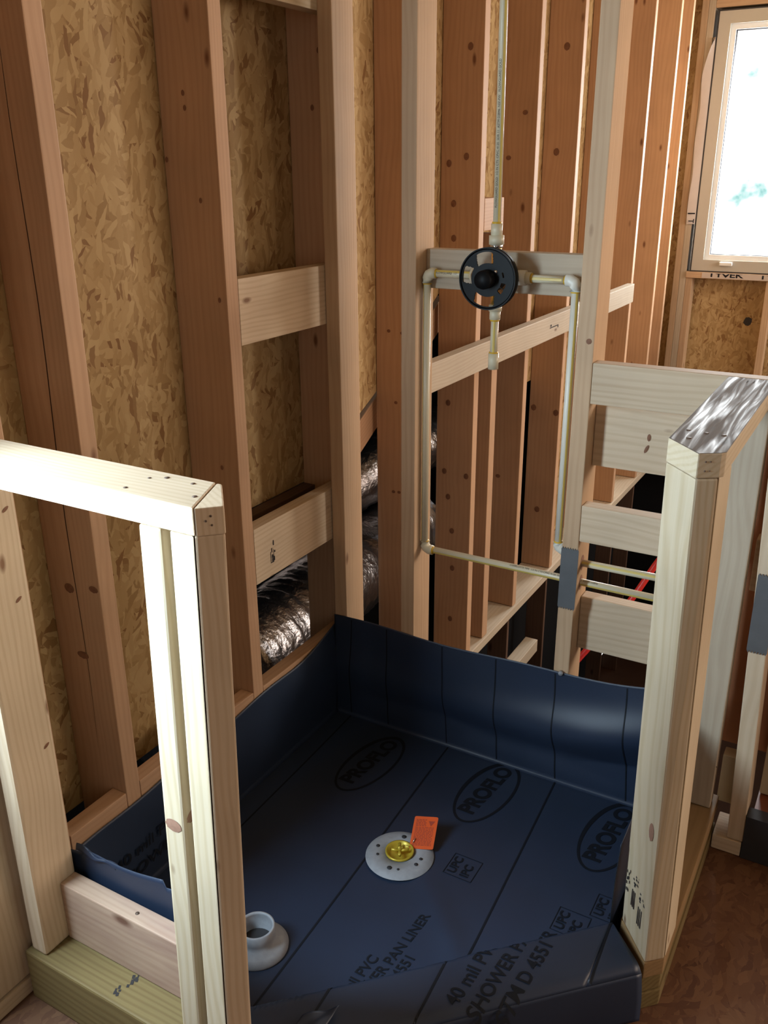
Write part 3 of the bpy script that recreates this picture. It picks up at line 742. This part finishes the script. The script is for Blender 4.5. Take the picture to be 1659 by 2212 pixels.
k2 = lumber('half_wall_stud', 'Z', 0.9455, 1.0365, -0.055, -0.017, 0.115, ZU-0.0005, GREY, lean=(0.0, 0.012)); tag(k2, 'wide greyish stud of the right half wall with black grade stamps near its foot', 'stud')
bpy.context.view_layer.update()
random.seed(11)
def stamp_rows(parent, O, u, v, n, cols):
    items = []
    for (a, c, wd, h, kind) in cols:
        if kind == 'bar':
            for j in range(3): items.append((a+j*wd/3, a+j*wd/3+wd*0.18, c, c+h))
        elif kind == 'blob':
            for j in range(12):
                aa = a+random.uniform(0, wd); cc = c+random.uniform(0, h); items.append((aa, aa+wd*0.22, cc, cc+h*0.14))
    stamp(parent, O, u, v, n, items)
hu = Vector((0.066, -0.079, 0)).normalized(); hn = Vector((-hu.y, hu.x, 0))*-1
if hn.x > 0: hn = -hn
o0 = Vector((0.9530, -0.4735, 0.12))
stamp_rows(hp, o0+hn*0.0012, hu, (0, 0, 1), hn, [(0.004, 0.075, 0.012, 0.05, 'blob'), (0.030, 0.062, 0.016, 0.038, 'bar'), (0.030, 0.108, 0.020, 0.03, 'blob'), (0.058, 0.045, 0.018, 0.040, 'bar'), (0.058, 0.095, 0.022, 0.03, 'blob')])
stamp_rows(k2, (0.985, -0.0555, 0.115), (1, 0, 0), (0, 0, 1), (0, -1, 0), [(0.0, 0.10, 0.018, 0.018, 'blob'), (0.0, 0.075, 0.016, 0.018, 'blob'), (0.028, 0.104, 0.022, 0.02, 'blob'), (0.028, 0.078, 0.020, 0.016, 'bar')])
stamp(cr_, (0.985, -0.045, ZC), (1, 0, 0), (0, 1, 0), (0, 0, 1), [(0, 0.0012, 0, 0.02), (0.012, 0.0132, 0, 0.024), (0, 0.013, 0.010, 0.0112), (0.034, 0.045, 0.012, 0.0135)])
# things right of the right half wall
o = lumber('partition_stud', 'Z', 1.0625, 1.098, -0.042, 0.040, 0.039, 0.985, PALE, lean=(-0.034, 0)); tag(o, 'stud at the right picture edge standing on a short floor plate', 'stud')
o = mesh_obj('steel_nail_plate', plate_mesh(1.079, 0.606, 0.0200, 0.086, -0.0435), STEEL); tag(o, 'grey steel nail plate on the stud at the right picture edge', 'nail plate')
o = lumber('partition_plate', 'X', 1.049, 1.112, -0.046, 0.045, 0.001, 0.0375, PALE); tag(o, 'short floor plate under the stud at the right picture edge', 'plate')
o = lumber('half_wall_block', 'X', 1.0375, 1.0805, 0.042, 0.079, 0.615, 0.735, PALE); tag(o, 'pale block glimpsed between the right half wall and the edge stud', 'block')
o = lumber('half_wall_block', 'X', 1.0375, 1.0805, 0.042, 0.079, 0.068, 0.195, CREAM); tag(o, 'cream block low between the right half wall and the edge stud', 'block')
o = box_obj('backing_panel', 0.995, 1.60, 0.092, 0.104, 0.20, 0.975, BROWNP); tag(o, 'reddish brown panel on the back of the half wall at the right edge', 'panel')
o = box_obj('threshold_board', 1.1135, 1.58, -0.048, -0.010, 0.001, 0.114, CHAR); tag(o, 'charcoal threshold board on the floor at the right picture edge', 'board')
o = box_obj('landing', 1.124, 1.58, -0.008, 0.70, 0.040, 0.112, REDW); tag(o, 'reddish landing floor beyond the charcoal threshold at the right edge', 'landing')
o = box_obj('storage_box', 1.125, 1.50, 0.050, 0.088, 0.115, 0.40, CREAM, r=0.004); tag(o, 'pale panel with a black seal standing on the reddish landing at the right edge', 'panel')
bpy.context.view_layer.update()
box_obj('black_seal', 1.168, 1.178, 0.047, 0.050, 0.16, 0.25, GASK, o, r=0.001)

# ------------------------------------------------------------------ far wall framing and window
def fs(x0, x1, z0, z1, lab, m=PINE2):
    o = lumber('far_wall_stud', 'Z', x0, x1, FY, FY+0.085, z0, z1, m); tag(o, lab, 'stud', 'far wall studs'); return o
o = lumber('far_wall_stud', 'Z', -0.139, 0.0, 3.56, 3.598, -0.27, TOP, PINE); tag(o, 'corner stud of the left wall nearest the far wall', 'stud')
fs(0.001, 0.037, -0.27, TOP, 'far wall stud tight in the corner')
fs(0.0375, 0.073, -0.27, TOP, 'far wall stud beside the left edge of the window', GREY)
fs(0.0735, 0.110, -0.27, 0.858, 'cripple stud under the left corner of the far window')
fs(0.520, 0.558, -0.27, 0.858, 'cripple stud under the middle of the far window')
o = lumber('window_sill_plate', 'X', 0.0735, 0.93, FY-0.01, FY+0.085, 0.859, 0.895, PINE2); tag(o, 'rough sill board under the far window', 'board')
o = lumber('window_header', 'X', 0.0735, 0.93, FY, FY+0.085, 2.262, 2.45, PINE2); tag(o, 'header board above the far window', 'board')
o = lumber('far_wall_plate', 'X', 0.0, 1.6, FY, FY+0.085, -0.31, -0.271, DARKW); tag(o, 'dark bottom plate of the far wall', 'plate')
wf = bpy.data.objects.new('window_1', None); COL.objects.link(wf); wf.location = (0.5, FY+0.04, 0.9); wf['kind'] = 'structure'; wf['label'] = 'bright far window in a tan vinyl frame'
bpy.context.view_layer.update()
def frame(x0, x1, z0, z1, t, y0, y1, m, nm):
    bm = bmesh.new()
    for (a, b_, c, d) in ((x0, x0+t, z0, z1), (x1-t, x1, z0, z1), (x0+t, x1-t, z0, z0+t), (x0+t, x1-t, z1-t, z1)):
        r = bmesh.ops.create_cube(bm, size=1.0)
        for v in r['verts']: v.co = Vector(((a+b_)/2+v.co.x*(b_-a), (y0+y1)/2+v.co.y*(y1-y0), (c+d)/2+v.co.z*(d-c)))
    return mesh_obj(nm, bm, m, wf)
frame(0.098, 0.915, 0.902, 2.244, 0.062, FY+0.0, FY+0.09, VINYL, 'window_frame')
frame(0.160, 0.853, 0.964, 2.182, 0.028, FY+0.02, FY+0.06, VINYLW, 'sash')
frame(0.188, 0.825, 0.992, 2.154, 0.004, FY+0.030, FY+0.050, GASK, 'glazing_bead')
box_obj('glass_pane', 0.190, 0.823, FY+0.038, FY+0.042, 0.994, 2.152, GLASS, wf)
box_obj('window_crank', 0.255, 0.325, FY-0.02, FY+0.0, 0.935, 0.955, VINYLW, wf, r=0.004)
frame(0.0905, 0.9225, 0.8955, 2.2505, 0.0065, FY-0.002, FY+0.088, GASK, 'window_seal')
# house wrap flap along the left side of the window
def wrap():
    bm = bmesh.new(); n = 24; rows = []
    for i in range(n+1):
        t = i/n; z = 1.16+t*0.96
        w_ = 0.044*min(1, (1-t)*5)**0.6+0.004*math.sin(t*17)
        x1 = 0.090
        rows.append((bm.verts.new((x1-w_, FY-0.012-0.004*math.sin(t*9), z)), bm.verts.new((x1-0.012, FY-0.008, z)), bm.verts.new((x1, FY-0.002, z))))
    for i in range(n):
        for k in range(2): bm.faces.new((rows[i][k], rows[i][k+1], rows[i+1][k+1], rows[i+1][k]))
    return bm
o = mesh_obj('house_wrap', wrap(), WRAP, smooth=True); tag(o, 'pale house wrap flap folded in along the left side of the far window', 'house wrap')
bpy.context.view_layer.update()
print_text('printed_text', 'TYVEK', 0.06, lambda a, b_: (0.048+b_*0.72, FY-0.0185, 1.165+a*0.65), INK, o, bold=0.001, keep=(0.0, 0.036), cut=0)
box_obj('printed_line', 0.048, 0.088, FY-0.0180, FY-0.0172, 1.215, 1.222, INK, o)
o = box_obj('house_wrap', 0.165, 0.92, FY-0.0125, FY-0.011, 0.862, 0.893, WRAP); tag(o, 'strip of printed house wrap lapped over the sill under the far window', 'house wrap')
bpy.context.view_layer.update()
for xx in (0.20, 0.48):
    print_text('printed_text', 'TYVEK', 0.062, lambda a, b_, xx=xx: (xx+a*1.05, FY-0.0132, 0.862+min(b_, 0.040)*0.7), INK, o, bold=0.0015, cut=0)
# knot hole in the far sheathing
bm = bmesh.new(); n = 9; vs = [bm.verts.new((0.438+0.022*math.cos(2*PI*k/n)*(1+0.25*(k % 2)), FY+0.0885, 0.615+0.026*math.sin(2*PI*k/n))) for k in range(n)]; bm.faces.new(vs)
o = struct(mesh_obj('trim_11', bm, GASK)); o['label'] = 'dark knot hole in the far sheathing'

# ------------------------------------------------------------------ ducts in the eaves
def duct(name, pts, r, lab, m, seed):
    random.seed(seed); P_ = catm(pts, 40); bm = bmesh.new()
    rr = [r*(1+0.010*math.sin(i*0.9)+random.uniform(-.012, .012)) for i in range(len(P_))]
    tube(bm, P_, rr, 40)
    for v in bm.verts: v.co += Vector((random.uniform(-1, 1), random.uniform(-1, 1), random.uniform(-1, 1)))*0.003
    o = mesh_obj(name, bm, m, smooth=True); tag(o, lab, 'duct'); return o
duct('foil_duct', [(-0.42, -0.33, 0.02), (-0.41, -0.1, 0.025), (-0.40, 0.2, 0.03), (-0.42, 0.7, 0.04), (-0.46, 1.3, 0.05)], 0.155, 'silver foil wrapped duct in the dark eaves, behind the left wall', FOIL, 1)
duct('foil_duct', [(-0.75, 0.2, 0.10), (-0.66, 0.7, 0.22), (-0.52, 1.15, 0.34), (-0.48, 1.7, 0.36), (-0.50, 2.3, 0.3)], 0.12, 'second foil duct higher in the eaves, seen through the gaps beside the centre partition stud', FOIL, 2)
o = lumber('rafter', 'Y', -0.20, -0.155, -0.02, 1.05, -0.045, 0.045, PINE)
o.rotation_euler.rotate(Matrix.Rotation(math.radians(29), 3, 'X').to_euler())
o.location = (-0.178, 0.52, 0.76); tag(o, 'sloping rafter crossing the opening beside the corner partition stud', 'rafter')

# ------------------------------------------------------------------ shower pan liner
D0, D1 = 1.434, 1.588
def floor_h(x, y):
    d = x-y
    h = 0.010+0.0016*math.sin(x*9+1)*math.sin(y*8)
    if d > D0-0.05:
        t = min(1, (d-(D0-0.05))/0.05); t = t*t*(3-2*t)
        h += t*0.107
    if d > D1-0.030: h -= 0.010*((d-(D1-0.030))/0.030)**2
    # soft fold across the middle
    q = (x-0.62)*0.72+(y+0.56)*0.70
    h += 0.006*math.exp(-(q/0.03)**2)*math.exp(-((x-0.62)**2+(y+0.56)**2)/0.035)
    return h
def grid_mesh(bm, nu, nv, fn, keep=lambda c: True):
    G = [[bm.verts.new(fn(i/nu, j/nv)) for j in range(nv+1)] for i in range(nu+1)]
    for i in range(nu):
        for j in range(nv):
            f = bm.faces.new((G[i][j], G[i+1][j], G[i+1][j+1], G[i][j+1]))
            if not keep(f.calc_center_median()): bm.faces.remove(f)
    return G
def liner_floor():
    bm = bmesh.new()
    # columns along x; each runs from the back fold to the inner foot of the left half wall or over the curb
    def fn(u, v):
        x = 0.004+u*(0.940-0.004)
        yend = -0.986
        if x > 0.452: yend = min(x-D1+0.0, -0.5) if x-D1 > -0.986 or True else yend
        if x > 0.452:
            yend = x-D1
            if x < 0.53: yend = max(yend, -0.986-(x-0.452)*1.15)
        y = -0.005+(yend+0.005)*v
        return (x, y, floor_h(x, y))
    grid_mesh(bm, 130, 130, fn)
    # outer face of curb
    def fo(u, v):
        s = 0.512+u*(1.018-0.512)
        x = s; y = s-D1
        z = 0.003+(floor_h(x, y)-0.003)*(1-v)
        b_ = 0.008*math.sin(PI*min(1, v*1.6)/2)+0.003*math.sin(u*14)*v
        return (x+b_*0.7, y-b_*0.7, z)
    grid_mesh(bm, 60, 14, fo)
    # small strip over the curb end beside the right post
    def fe(u, v):
        d = D0-0.004+u*(D1-D0+0.004)
        x0 = 0.940; x1 = 0.940+(1.018-0.940)*u
        x = x0+(x1-x0)*v; y = x-d
        if u < 0.35: y = min(y, -0.480-(x-0.945)*1.2)
        return (x, y, floor_h(x, y)+0.0003)
    grid_mesh(bm, 12, 8, fe)
    # back sheet
    def ztop(x): return 0.318+0.004*math.sin(x*14)+0.045*max(0, (x-0.45)/0.5)**2.2
    def fb(u, v):
        x = 0.004+u*0.937
        z = 0.010+(ztop(x)-0.010)*v
        env = math.sin(PI*min(1, v*1.02))**0.8
        ridge = 0.016*math.exp(-((v-(0.50+0.35*max(0, u-0.55)))/0.16)**2)*(0.3+0.7*u)
        crease = -0.012*math.exp(-((v-(0.27))/0.10)**2)*u
        b_ = 0.006*env+ridge+crease+0.004*math.sin(u*11+v*4)*env
        b_ += 0.022*math.exp(-((u-0.80-0.25*(v-0.5))/0.16)**2)*math.exp(-((v-0.55)/0.22)**2)
        y = -0.0045-max(0.0, b_)-0.008*(1-min(1, v/0.04))**2
        return (x, y, z)
    grid_mesh(bm, 110, 60, fb)
    # left sheet
    def fl(u, v):
        y = -0.982+u*0.974
        zt = 0.225+0.035*u+0.028*max(0, (u-0.8)/0.2)**2+0.003*math.sin(u*21)
        z = 0.010+(zt-0.010)*v
        b_ = 0.007*math.sin(PI*min(1, v))+0.004*math.sin(u*13+v*3)*math.sin(PI*v)
        x = 0.0045+max(0, b_)+0.008*(1-min(1, v/0.04))**2
        return (x, y, z)
    grid_mesh(bm, 90, 34, fl)
    # right sheet
    def fr(u, v):
        y = -0.490+u*0.482
        zt = 0.30+0.06*u
        z = 0.010+(zt-0.010)*v
        x = 0.9405-0.005*math.sin(PI*v)-0.008*(1-min(1, v/0.04))**2
        return (x, y, z)
    grid_mesh(bm, 40, 24, fr)
    # sheet against the left half wall, ragged top
    def fk(u, v):
        x = 0.008+u*0.445
        zt = 0.284+0.045*u+0.003*math.sin(u*11)
        if 0.012 < x < 0.075: zt -= 0.012
        if x > 0.278: zt -= 0.016-0.05*(x-0.278)
        z = 0.010+(zt-0.010)*v
        y = -0.9850+0.0015*math.sin(u*12)*v+0.004*math.sin(PI*v)+0.008*(1-min(1, v/0.04))**2+(0.006*v*v)
        return (x, y, z)
    grid_mesh(bm, 70, 26, fk)
    # folded corner ear lying along the top of the block
    def fc(u, v):
        x = 0.062+u*0.10
        y = -0.974-0.008*v+0.002*math.sin(u*9)
        z = 0.286+0.012*math.sin(PI*v)*(1-u*0.7)+0.003*math.sin(u*8+v*2)
        return (x, y, z)
    grid_mesh(bm, 26, 8, fc)
    return bm
ln = mesh_obj('shower_pan_liner', liner_floor(), LINER, smooth=True)
tag(ln, 'dark blue plastic shower pan liner folded up the walls and over the curb', 'liner')
sol = ln.modifiers.new('sheet', 'SOLIDIFY'); sol.thickness = 0.001; sol.offset = 0.0
def on_floor(x, y, dz=0.0014): return (x, y, floor_h(x, y)+dz)
def line_floor(x0, x1, y0, y1, wdt=0.0022):
    bm = bmesh.new(); n = 60; prev = None
    for i in range(n+1):
        t = i/n; x = x0+(x1-x0)*t; y = y0+(y1-y0)*t
        a = bm.verts.new(on_floor(x-wdt, y)); b_ = bm.verts.new(on_floor(x+wdt, y))
        if prev: bm.faces.new((prev[0], prev[1], b_, a))
        prev = (a, b_)
    return bm
for x0, x1, y1 in ((0.055, 0.085, -0.96), (0.362, 0.400, -0.975), (0.662, 0.712, -0.872), (0.520, 0.562, -1.020), (0.905, 0.945, -0.640)):
    y0 = -0.012
    if abs(x0-0.520) < 1e-6: y0 = -0.86
    if abs(x0-0.905) < 1e-6: y0 = -0.40
    mesh_obj('printed_line', line_floor(x0 if y0 > -0.1 else x0+0.03, x1, y0, y1), LINK, ln)
# lines running up the back sheet
def back_pt(x, v, dy=0.0016):
    u = (x-0.004)/0.937
    z0 = 0.318+0.004*math.sin(x*14)+0.045*max(0, (x-0.45)/0.5)**2.2
    z = 0.010+(z0-0.010)*v
    env = math.sin(PI*min(1, v*1.02))**0.8
    ridge = 0.016*math.exp(-((v-(0.50+0.35*max(0, u-0.55)))/0.16)**2)*(0.3+0.7*u)
    crease = -0.012*math.exp(-((v-(0.27))/0.10)**2)*u
    b_ = 0.006*env+ridge+crease+0.004*math.sin(u*11+v*4)*env
    b_ += 0.022*math.exp(-((u-0.80-0.25*(v-0.5))/0.16)**2)*math.exp(-((v-0.55)/0.22)**2)
    return (x, -0.0045-max(0.0, b_)-0.008*(1-min(1, v/0.04))**2-dy, z)
for xa, xb in ((0.060, 0.055), (0.170, 0.175), (0.335, 0.355), (0.485, 0.500), (0.640, 0.660), (0.815, 0.840)):
    bm = bmesh.new(); prev = None
    for i in range(50):
        v = 0.03+0.95*i/49; x = xb+(xa-xb)*v
        p = back_pt(x-0.0016, v); q = back_pt(x+0.0016, v)
        a = bm.verts.new(p); b_ = bm.verts.new(q)
        if prev: bm.faces.new((prev[0], prev[1], b_, a))
        prev = (a, b_)
    mesh_obj('printed_line', bm, LINK, ln)
# ovals with the maker's name
def oval(cx, cy, ry, rx, tilt):
    bm = bmesh.new(); n = 80; ca, sa = math.cos(tilt), math.sin(tilt)
    prev = None
    for i in range(n+1):
        a = 2*PI*i/n; w_ = 0.0034+0.0026*max(0, math.sin(a-0.6))
        def P(k): 
            X_ = (rx+k)*math.cos(a); Y_ = (ry+k)*math.sin(a)
            return on_floor(cx+X_*ca-Y_*sa, min(-0.006, cy+X_*sa+Y_*ca))
        p = bm.verts.new(P(-w_)); q = bm.verts.new(P(w_))
        if prev: bm.faces.new((prev[0], prev[1], q, p))
        prev = (p, q)
    mesh_obj('printed_oval', bm, LINK, ln)
for cx, cy in ((0.528, -0.130), (0.842, -0.135), (0.215, -0.172)):
    oval(cx, cy, 0.128, 0.058, -0.10)
    def fn(a, b_, cx=cx, cy=cy):
        # reading direction +y, letter tops towards -x
        return on_floor(cx+0.012-b_+a*0.12, min(-0.007, cy-0.098+a), 0.0016)
    print_text('printed_text', 'PROFLO', 0.056, fn, LINK, ln, bold=0.0022, cut=0.012)
# product text rows on the floor and over the curb
def rows(lines, x0, y0, size, dx):
    for i, s in enumerate(lines):
        def fn(a, b_, i=i):
            x = x0+i*dx-b_; y = y0+a
            return on_floor(x+a*0.08, y, 0.0016)
        print_text('printed_text', s, size, fn, LINK, ln, bold=0.0006, cut=0.010)
rows(['40 mil PVC', 'SHOWER PAN LINER', 'ASTM D 4551'], 0.540, -0.835, 0.030, 0.030)
rows(['40 mil PVC', 'SHOWER PAN LINER', 'ASTM D 4551'], 0.768, -0.805, 0.036, 0.042)
# approval stamps
for cx, cy in ((0.585, -0.395), (0.905, -0.355), (0.845, -0.43)):
    bm = bmesh.new()
    def rect(x0, x1, y0, y1):
        vs = [bm.verts.new(on_floor(x, y)) for x, y in ((x0, y0), (x1, y0), (x1, y1), (x0, y1))]; bm.faces.new(vs)
    hw = 0.034; t_ = 0.0016
    rect(cx-hw, cx+hw, cy-hw, cy-hw+t_); rect(cx-hw, cx+hw, cy+hw-t_, cy+hw); rect(cx-hw, cx-hw+t_, cy-hw, cy+hw); rect(cx+hw-t_, cx+hw, cy-hw, cy+hw)
    mesh_obj('printed_box', bm, LINK, ln)
    for i, s in enumerate(('UPC', 'IPC')):
        def fn(a, b_, i=i, cx=cx, cy=cy): return on_floor(cx-0.004+i*0.030-b_, cy-0.026+a, 0.0016)
        print_text('printed_text', s, 0.027, fn, LINK, ln, bold=0.0008, cut=0)
# text on the left sheet
def fnl(a, b_): return (0.0145, -0.86+a, 0.10+b_*0.8+0.03*a)
print_text('printed_text', '40 mil PVC', 0.045, fnl, LINK, ln, bold=0.0006, cut=0)
def fnl(a, b_): return (0.0135, -0.86+a, 0.050+b_*0.8+0.03*a)
print_text('printed_text', 'SHOWER PAN', 0.045, fnl, LINK, ln, bold=0.0006, cut=0)
# staple dot on the back sheet
o = tube_obj('roofing_nail', [(0.655, -0.0045, 0.325), (0.655, -0.012, 0.325)], 0.0055, PVCG); tag(o, 'single light nail head holding the liner top below the grey stud', 'nail')
# crumpled scrap on the curb beside the left post
bm = bmesh.new(); random.seed(4)
def fcr(u, v):
    x = 0.545+u*0.045; d = 1.500+v*0.06
    return (x, x-d, 0.1275+0.003*math.sin(u*7)*math.cos(v*5))
grid_mesh(bm, 14, 12, fcr)
o = mesh_obj('liner_scrap', bm, LINER, smooth=True); tag(o, 'crumpled dark scrap of liner on the curb at the foot of the left end post', 'liner scrap')
sol = o.modifiers.new('sheet', 'SOLIDIFY'); sol.thickness = 0.001

# ------------------------------------------------------------------ drain
DC = Vector((0.4455, -0.4335, 0.0150))
e = bpy.data.objects.new('shower_drain', None); COL.objects.link(e); e.location = DC
tag(e, 'round dusty white drain flange with a yellow brass cup, in the middle of the liner', 'drain')
bpy.context.view_layer.update()
bm = bmesh.new()
lathe(bm, [(0.030, 0.004), (0.031, 0.0085), (0.060, 0.0075), (0.070, 0.005), (0.0775, -0.001)], DC, 64)
mesh_obj('clamping_flange', bm, PVCG, e, True)
for k, (a, rr, s) in enumerate(((95, 0.050, .0055), (68, 0.052, .0055), (175, 0.053, .0045), (205, 0.050, .0035), (262, 0.054, .0055), (283, 0.054, .003), (330, 0.053, .0045), (352, 0.052, .004))):
    a = math.radians(a+12); p = DC+Vector((rr*math.cos(a), rr*math.sin(a), 0.0085))
    tube_obj('bolt_hole', [p, p+Vector((0, 0, 0.0006))], s, CHAR, e, seg=14)
bm = bmesh.new(); lathe(bm, [(0.0325, 0.010), (0.0325, 0.014), (0.029, 0.014), (0.026, 0.004), (0.018, 0.001), (0.0001, 0.0005)], DC, 40); mesh_obj('brass_cup', bm, BRASSY, e, True)
for k in range(4):
    a = k*PI/2+0.5; p = DC+Vector((0, 0, 0.012))
    tube_obj('wing', [p, p+Vector((0.019*math.cos(a), 0.019*math.sin(a), 0.004))], 0.0036, BRASSY, e, seg=10)
tube_obj('bolt', [DC+Vector((0.0, 0, 0.006)), DC+Vector((0.0, 0, 0.024))], 0.0042, BRASSY, e, seg=10)
# orange card
A = Vector((0.4585, -0.4135, 0.024)); B = Vector((0.508, -0.391, 0.024)); Tl = Vector((0.4400, -0.3490, 0.060))
ux = (B-A); uy = (Tl-A); nn = ux.cross(uy).normalized()
def card_pt(a, b_, h=0.0): return A+ux*a+uy*b_+nn*h
bm = bmesh.new(); pts = []
for (cx, cy, a0) in ((0.08, 0.05, 180), (0.92, 0.05, 270), (0.92, 0.95, 0), (0.08, 0.95, 90)):
    for k in range(5):
        a = math.radians(a0+k*22.5); pts.append((cx+0.08*math.cos(a), cy+0.05*math.sin(a)))
vs = [bm.verts.new(card_pt(*p)) for p in pts]; bm.faces.new(vs)
g = bmesh.ops.extrude_face_region(bm, geom=bm.faces[:])
for el in g['geom']:
    if isinstance(el, bmesh.types.BMVert): el.co -= nn*0.001
bmesh.ops.recalc_face_normals(bm, faces=bm.faces[:])
card = mesh_obj('warning_card', bm, ORANGE); tag(card, 'small orange printed card leaning on the edge of the drain', 'card')
bpy.context.view_layer.update()
bm = bmesh.new(); random.seed(9)
def cq(a0, a1, c0, c1): bm.faces.new([bm.verts.new(card_pt(a, c, 0.0004)) for a, c in ((a0, c0), (a1, c0), (a1, c1), (a0, c1))])
bm.faces.new([bm.verts.new(card_pt(a, c, 0.0005)) for a, c in ((0.62, 0.86), (0.74, 0.70), (0.90, 0.86))])
for k in range(14):
    c = 0.10+k*0.042
    a = 0.10
    while a < 0.86:
        l_ = random.uniform(0.05, 0.16); cq(a, min(0.88, a+l_), c, c+0.022); a += l_+0.03
for k in range(5):
    c = 0.70+k*0.045; a = 0.10
    while a < 0.52:
        l_ = random.uniform(0.05, 0.14); cq(a, min(0.54, a+l_), c, c+0.026); a += l_+0.03
mesh_obj('card_print', bm, ORANGED, card)
tube_obj('staple', [card_pt(0.12, 0.17, 0.002), card_pt(0.19, 0.30, 0.003)], 0.0011, CHROME, card, seg=8)
tube_obj('wire_tie', catm([card_pt(0.1, 0.03, 0.001), (0.452, -0.418, 0.034), (0.447, -0.428, 0.036)], 6), 0.0007, BRASSY, card, seg=6)

# white collar fitting near the left post
fcx, fcy = 0.318, -0.792
bm = bmesh.new()
lathe(bm, [(0.062, 0.0), (0.0625, 0.004), (0.052, 0.014), (0.038, 0.020), (0.0365, 0.030), (0.0365, 0.052), (0.0325, 0.053), (0.0315, 0.048), (0.0315, 0.006), (0.0001, 0.005)], (fcx, fcy, 0.012), 56)
o = mesh_obj('drain_collar', bm, PVCG, smooth=True); tag(o, 'loose grey white drain collar with raised round neck beside the left end post', 'drain collar')
bpy.context.view_layer.update()
bm = bmesh.new(); lathe(bm, [(0.0305, 0.014), (0.0001, 0.0145)], (fcx, fcy, 0.012), 30); mesh_obj('dark_throat', bm, GASK, o)
for a in (20, 200, 290):
    a = math.radians(a); p = Vector((fcx+0.0305*math.cos(a), fcy+0.0305*math.sin(a), 0.024)); tube_obj('lug', [p, p+Vector((0, 0, 0.034))], 0.003, PVCG, o, seg=8)
# small flecks of paint dust on the liner

# ------------------------------------------------------------------ knots, drilled holes, header behind the lower block
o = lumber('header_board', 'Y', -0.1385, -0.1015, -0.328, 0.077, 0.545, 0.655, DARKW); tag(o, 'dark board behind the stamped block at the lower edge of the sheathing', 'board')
bpy.context.view_layer.update()
def knot(parent, p, n, u, a, b_, m=None, nm='knot'):
    p = Vector(p); n = Vector(n).normalized(); u = Vector(u).normalized(); v = n.cross(u)
    bm = bmesh.new(); c = bm.verts.new(p+n*0.0012); N = 18
    ring = [bm.verts.new(p+n*0.0005+u*a*math.cos(2*PI*k/N)*(1+0.08*math.sin(3*k))+v*b_*math.sin(2*PI*k/N)) for k in range(N)]
    for k in range(N): bm.faces.new((c, ring[k], ring[(k+1) % N]))
    mesh_obj(nm, bm, m or KNOTM, parent)
Zv = (0, 0, 1); nY = (0, -1, 0)
nh = (-0.79, -0.61, 0); nd_ = (0.55, -0.83, 0)
hn_ = Vector(nh)
knot(hp, Vector((0.978, -0.512, 0.878))+hn_*0.0, hn_, Zv, 0.019, 0.011, KNOTR)
knot(hp, Vector((0.999, -0.536, 0.389)), hn_, Zv, 0.018, 0.009, KNOTR)
knot(sLK1, (0.427, -1.0842, 0.571), nY, (1, 0, 0.0), 0.015, 0.011, KNOTR)
knot(sLK1, (0.4477, -1.065, 0.585), (1, 0, 0), (0, 1, 0.5), 0.013, 0.010, KNOTR)
bl2 = [x for x in COL.objects if x.name.startswith('half_wall_block') and 'dark knot' in x.get('label', '')][0]
knot(bl2, (0.793, 0.0500, 0.919), nY, Zv, 0.008, 0.004); knot(bl2, (0.790, 0.0500, 0.893), nY, (0.4, 0, 1), 0.010, 0.0035)
for p, a, b_ in (((-0.016, 0, 0.724), .007, .012), ((-0.083, 0, 0.712), .010, .013), ((-0.071, 0, 0.568), .008, .016)):
    knot(studs[0], (p[0], -0.7952, p[2]), nY, Zv, a, b_)
for p in ((-0.076, 1.605), (-0.074, 1.578), (-0.132, 1.484), (-0.051, 1.406), (-0.047, 0.839), (-0.03, 0.252), (-0.02, 1.21)):
    knot(studs[1], (p[0], -0.3672, p[1]), nY, Zv, 0.0055, 0.004)
for p in ((-0.05, 1.72), (-0.072, 1.60)): knot(studs[2], (p[0], 0.0778, p[1]), nY, Zv, 0.007, 0.005)
for p in ((-0.08, 0.511), (-0.06, 0.512), (-0.03, 0.512), (-0.095, 1.015), (-0.05, 1.012), (-0.071, 0.80)): knot(studs[3], (p[0], 0.4808, p[1]), nY, Zv, 0.005, 0.006)
for p in ((-0.045, 1.808), (-0.091, 1.36), (-0.088, 1.253), (-0.096, 0.705), (-0.106, 0.454), (-0.02, 0.447), (-0.089, 0.359), (-0.071, 0.229), (-0.066, 0.081), (-0.07, -0.13), (-0.11, 1.48), (-0.05, 1.50)):
    knot(studs[4], (p[0], 0.8998, p[1]), nY, Zv, 0.011, 0.009)
for p in ((-0.044, 1.647), (-0.10, 1.50), (-0.03, 0.9), (-0.09, 0.3)): knot(studs[5], (p[0], 1.3658, p[1]), nY, Zv, 0.008, 0.010)
for p in ((-0.064, 1.898), (-0.082, 1.525), (-0.118, 0.481), (-0.015, 0.469), (-0.075, 0.009)): knot(studs[6], (p[0], 1.8148, p[1]), nY, Zv, 0.014, 0.012)
for y, z in ((-1.008, 0.971), (-1.011, 0.816), (-1.005, 0.531)): knot(sLK0, (0.0591, y, z), (1, 0, 0), (0, 1, 0.6), 0.007, 0.003)
knot(sB3, (0.660, -0.0002, 1.123), nY, Zv, 0.006, 0.006)
knot(k2, (1.015, -0.0506, 0.716), nY, Zv, 0.005, 0.006)
for x in (0.985, 1.0, 1.014, 1.024): knot(k2, (x, -0.0525, 0.548-0.4*(x-0.985)), nY, (1, 0, -0.3), 0.008, 0.005)
for z in (0.551, 0.602):
    knot(sB3, (PB3+TK, PY+0.006, z), (1, 0, 0), Zv, 0.019, 0.013, GLUE if False else KNOTR, 'drilled_hole')
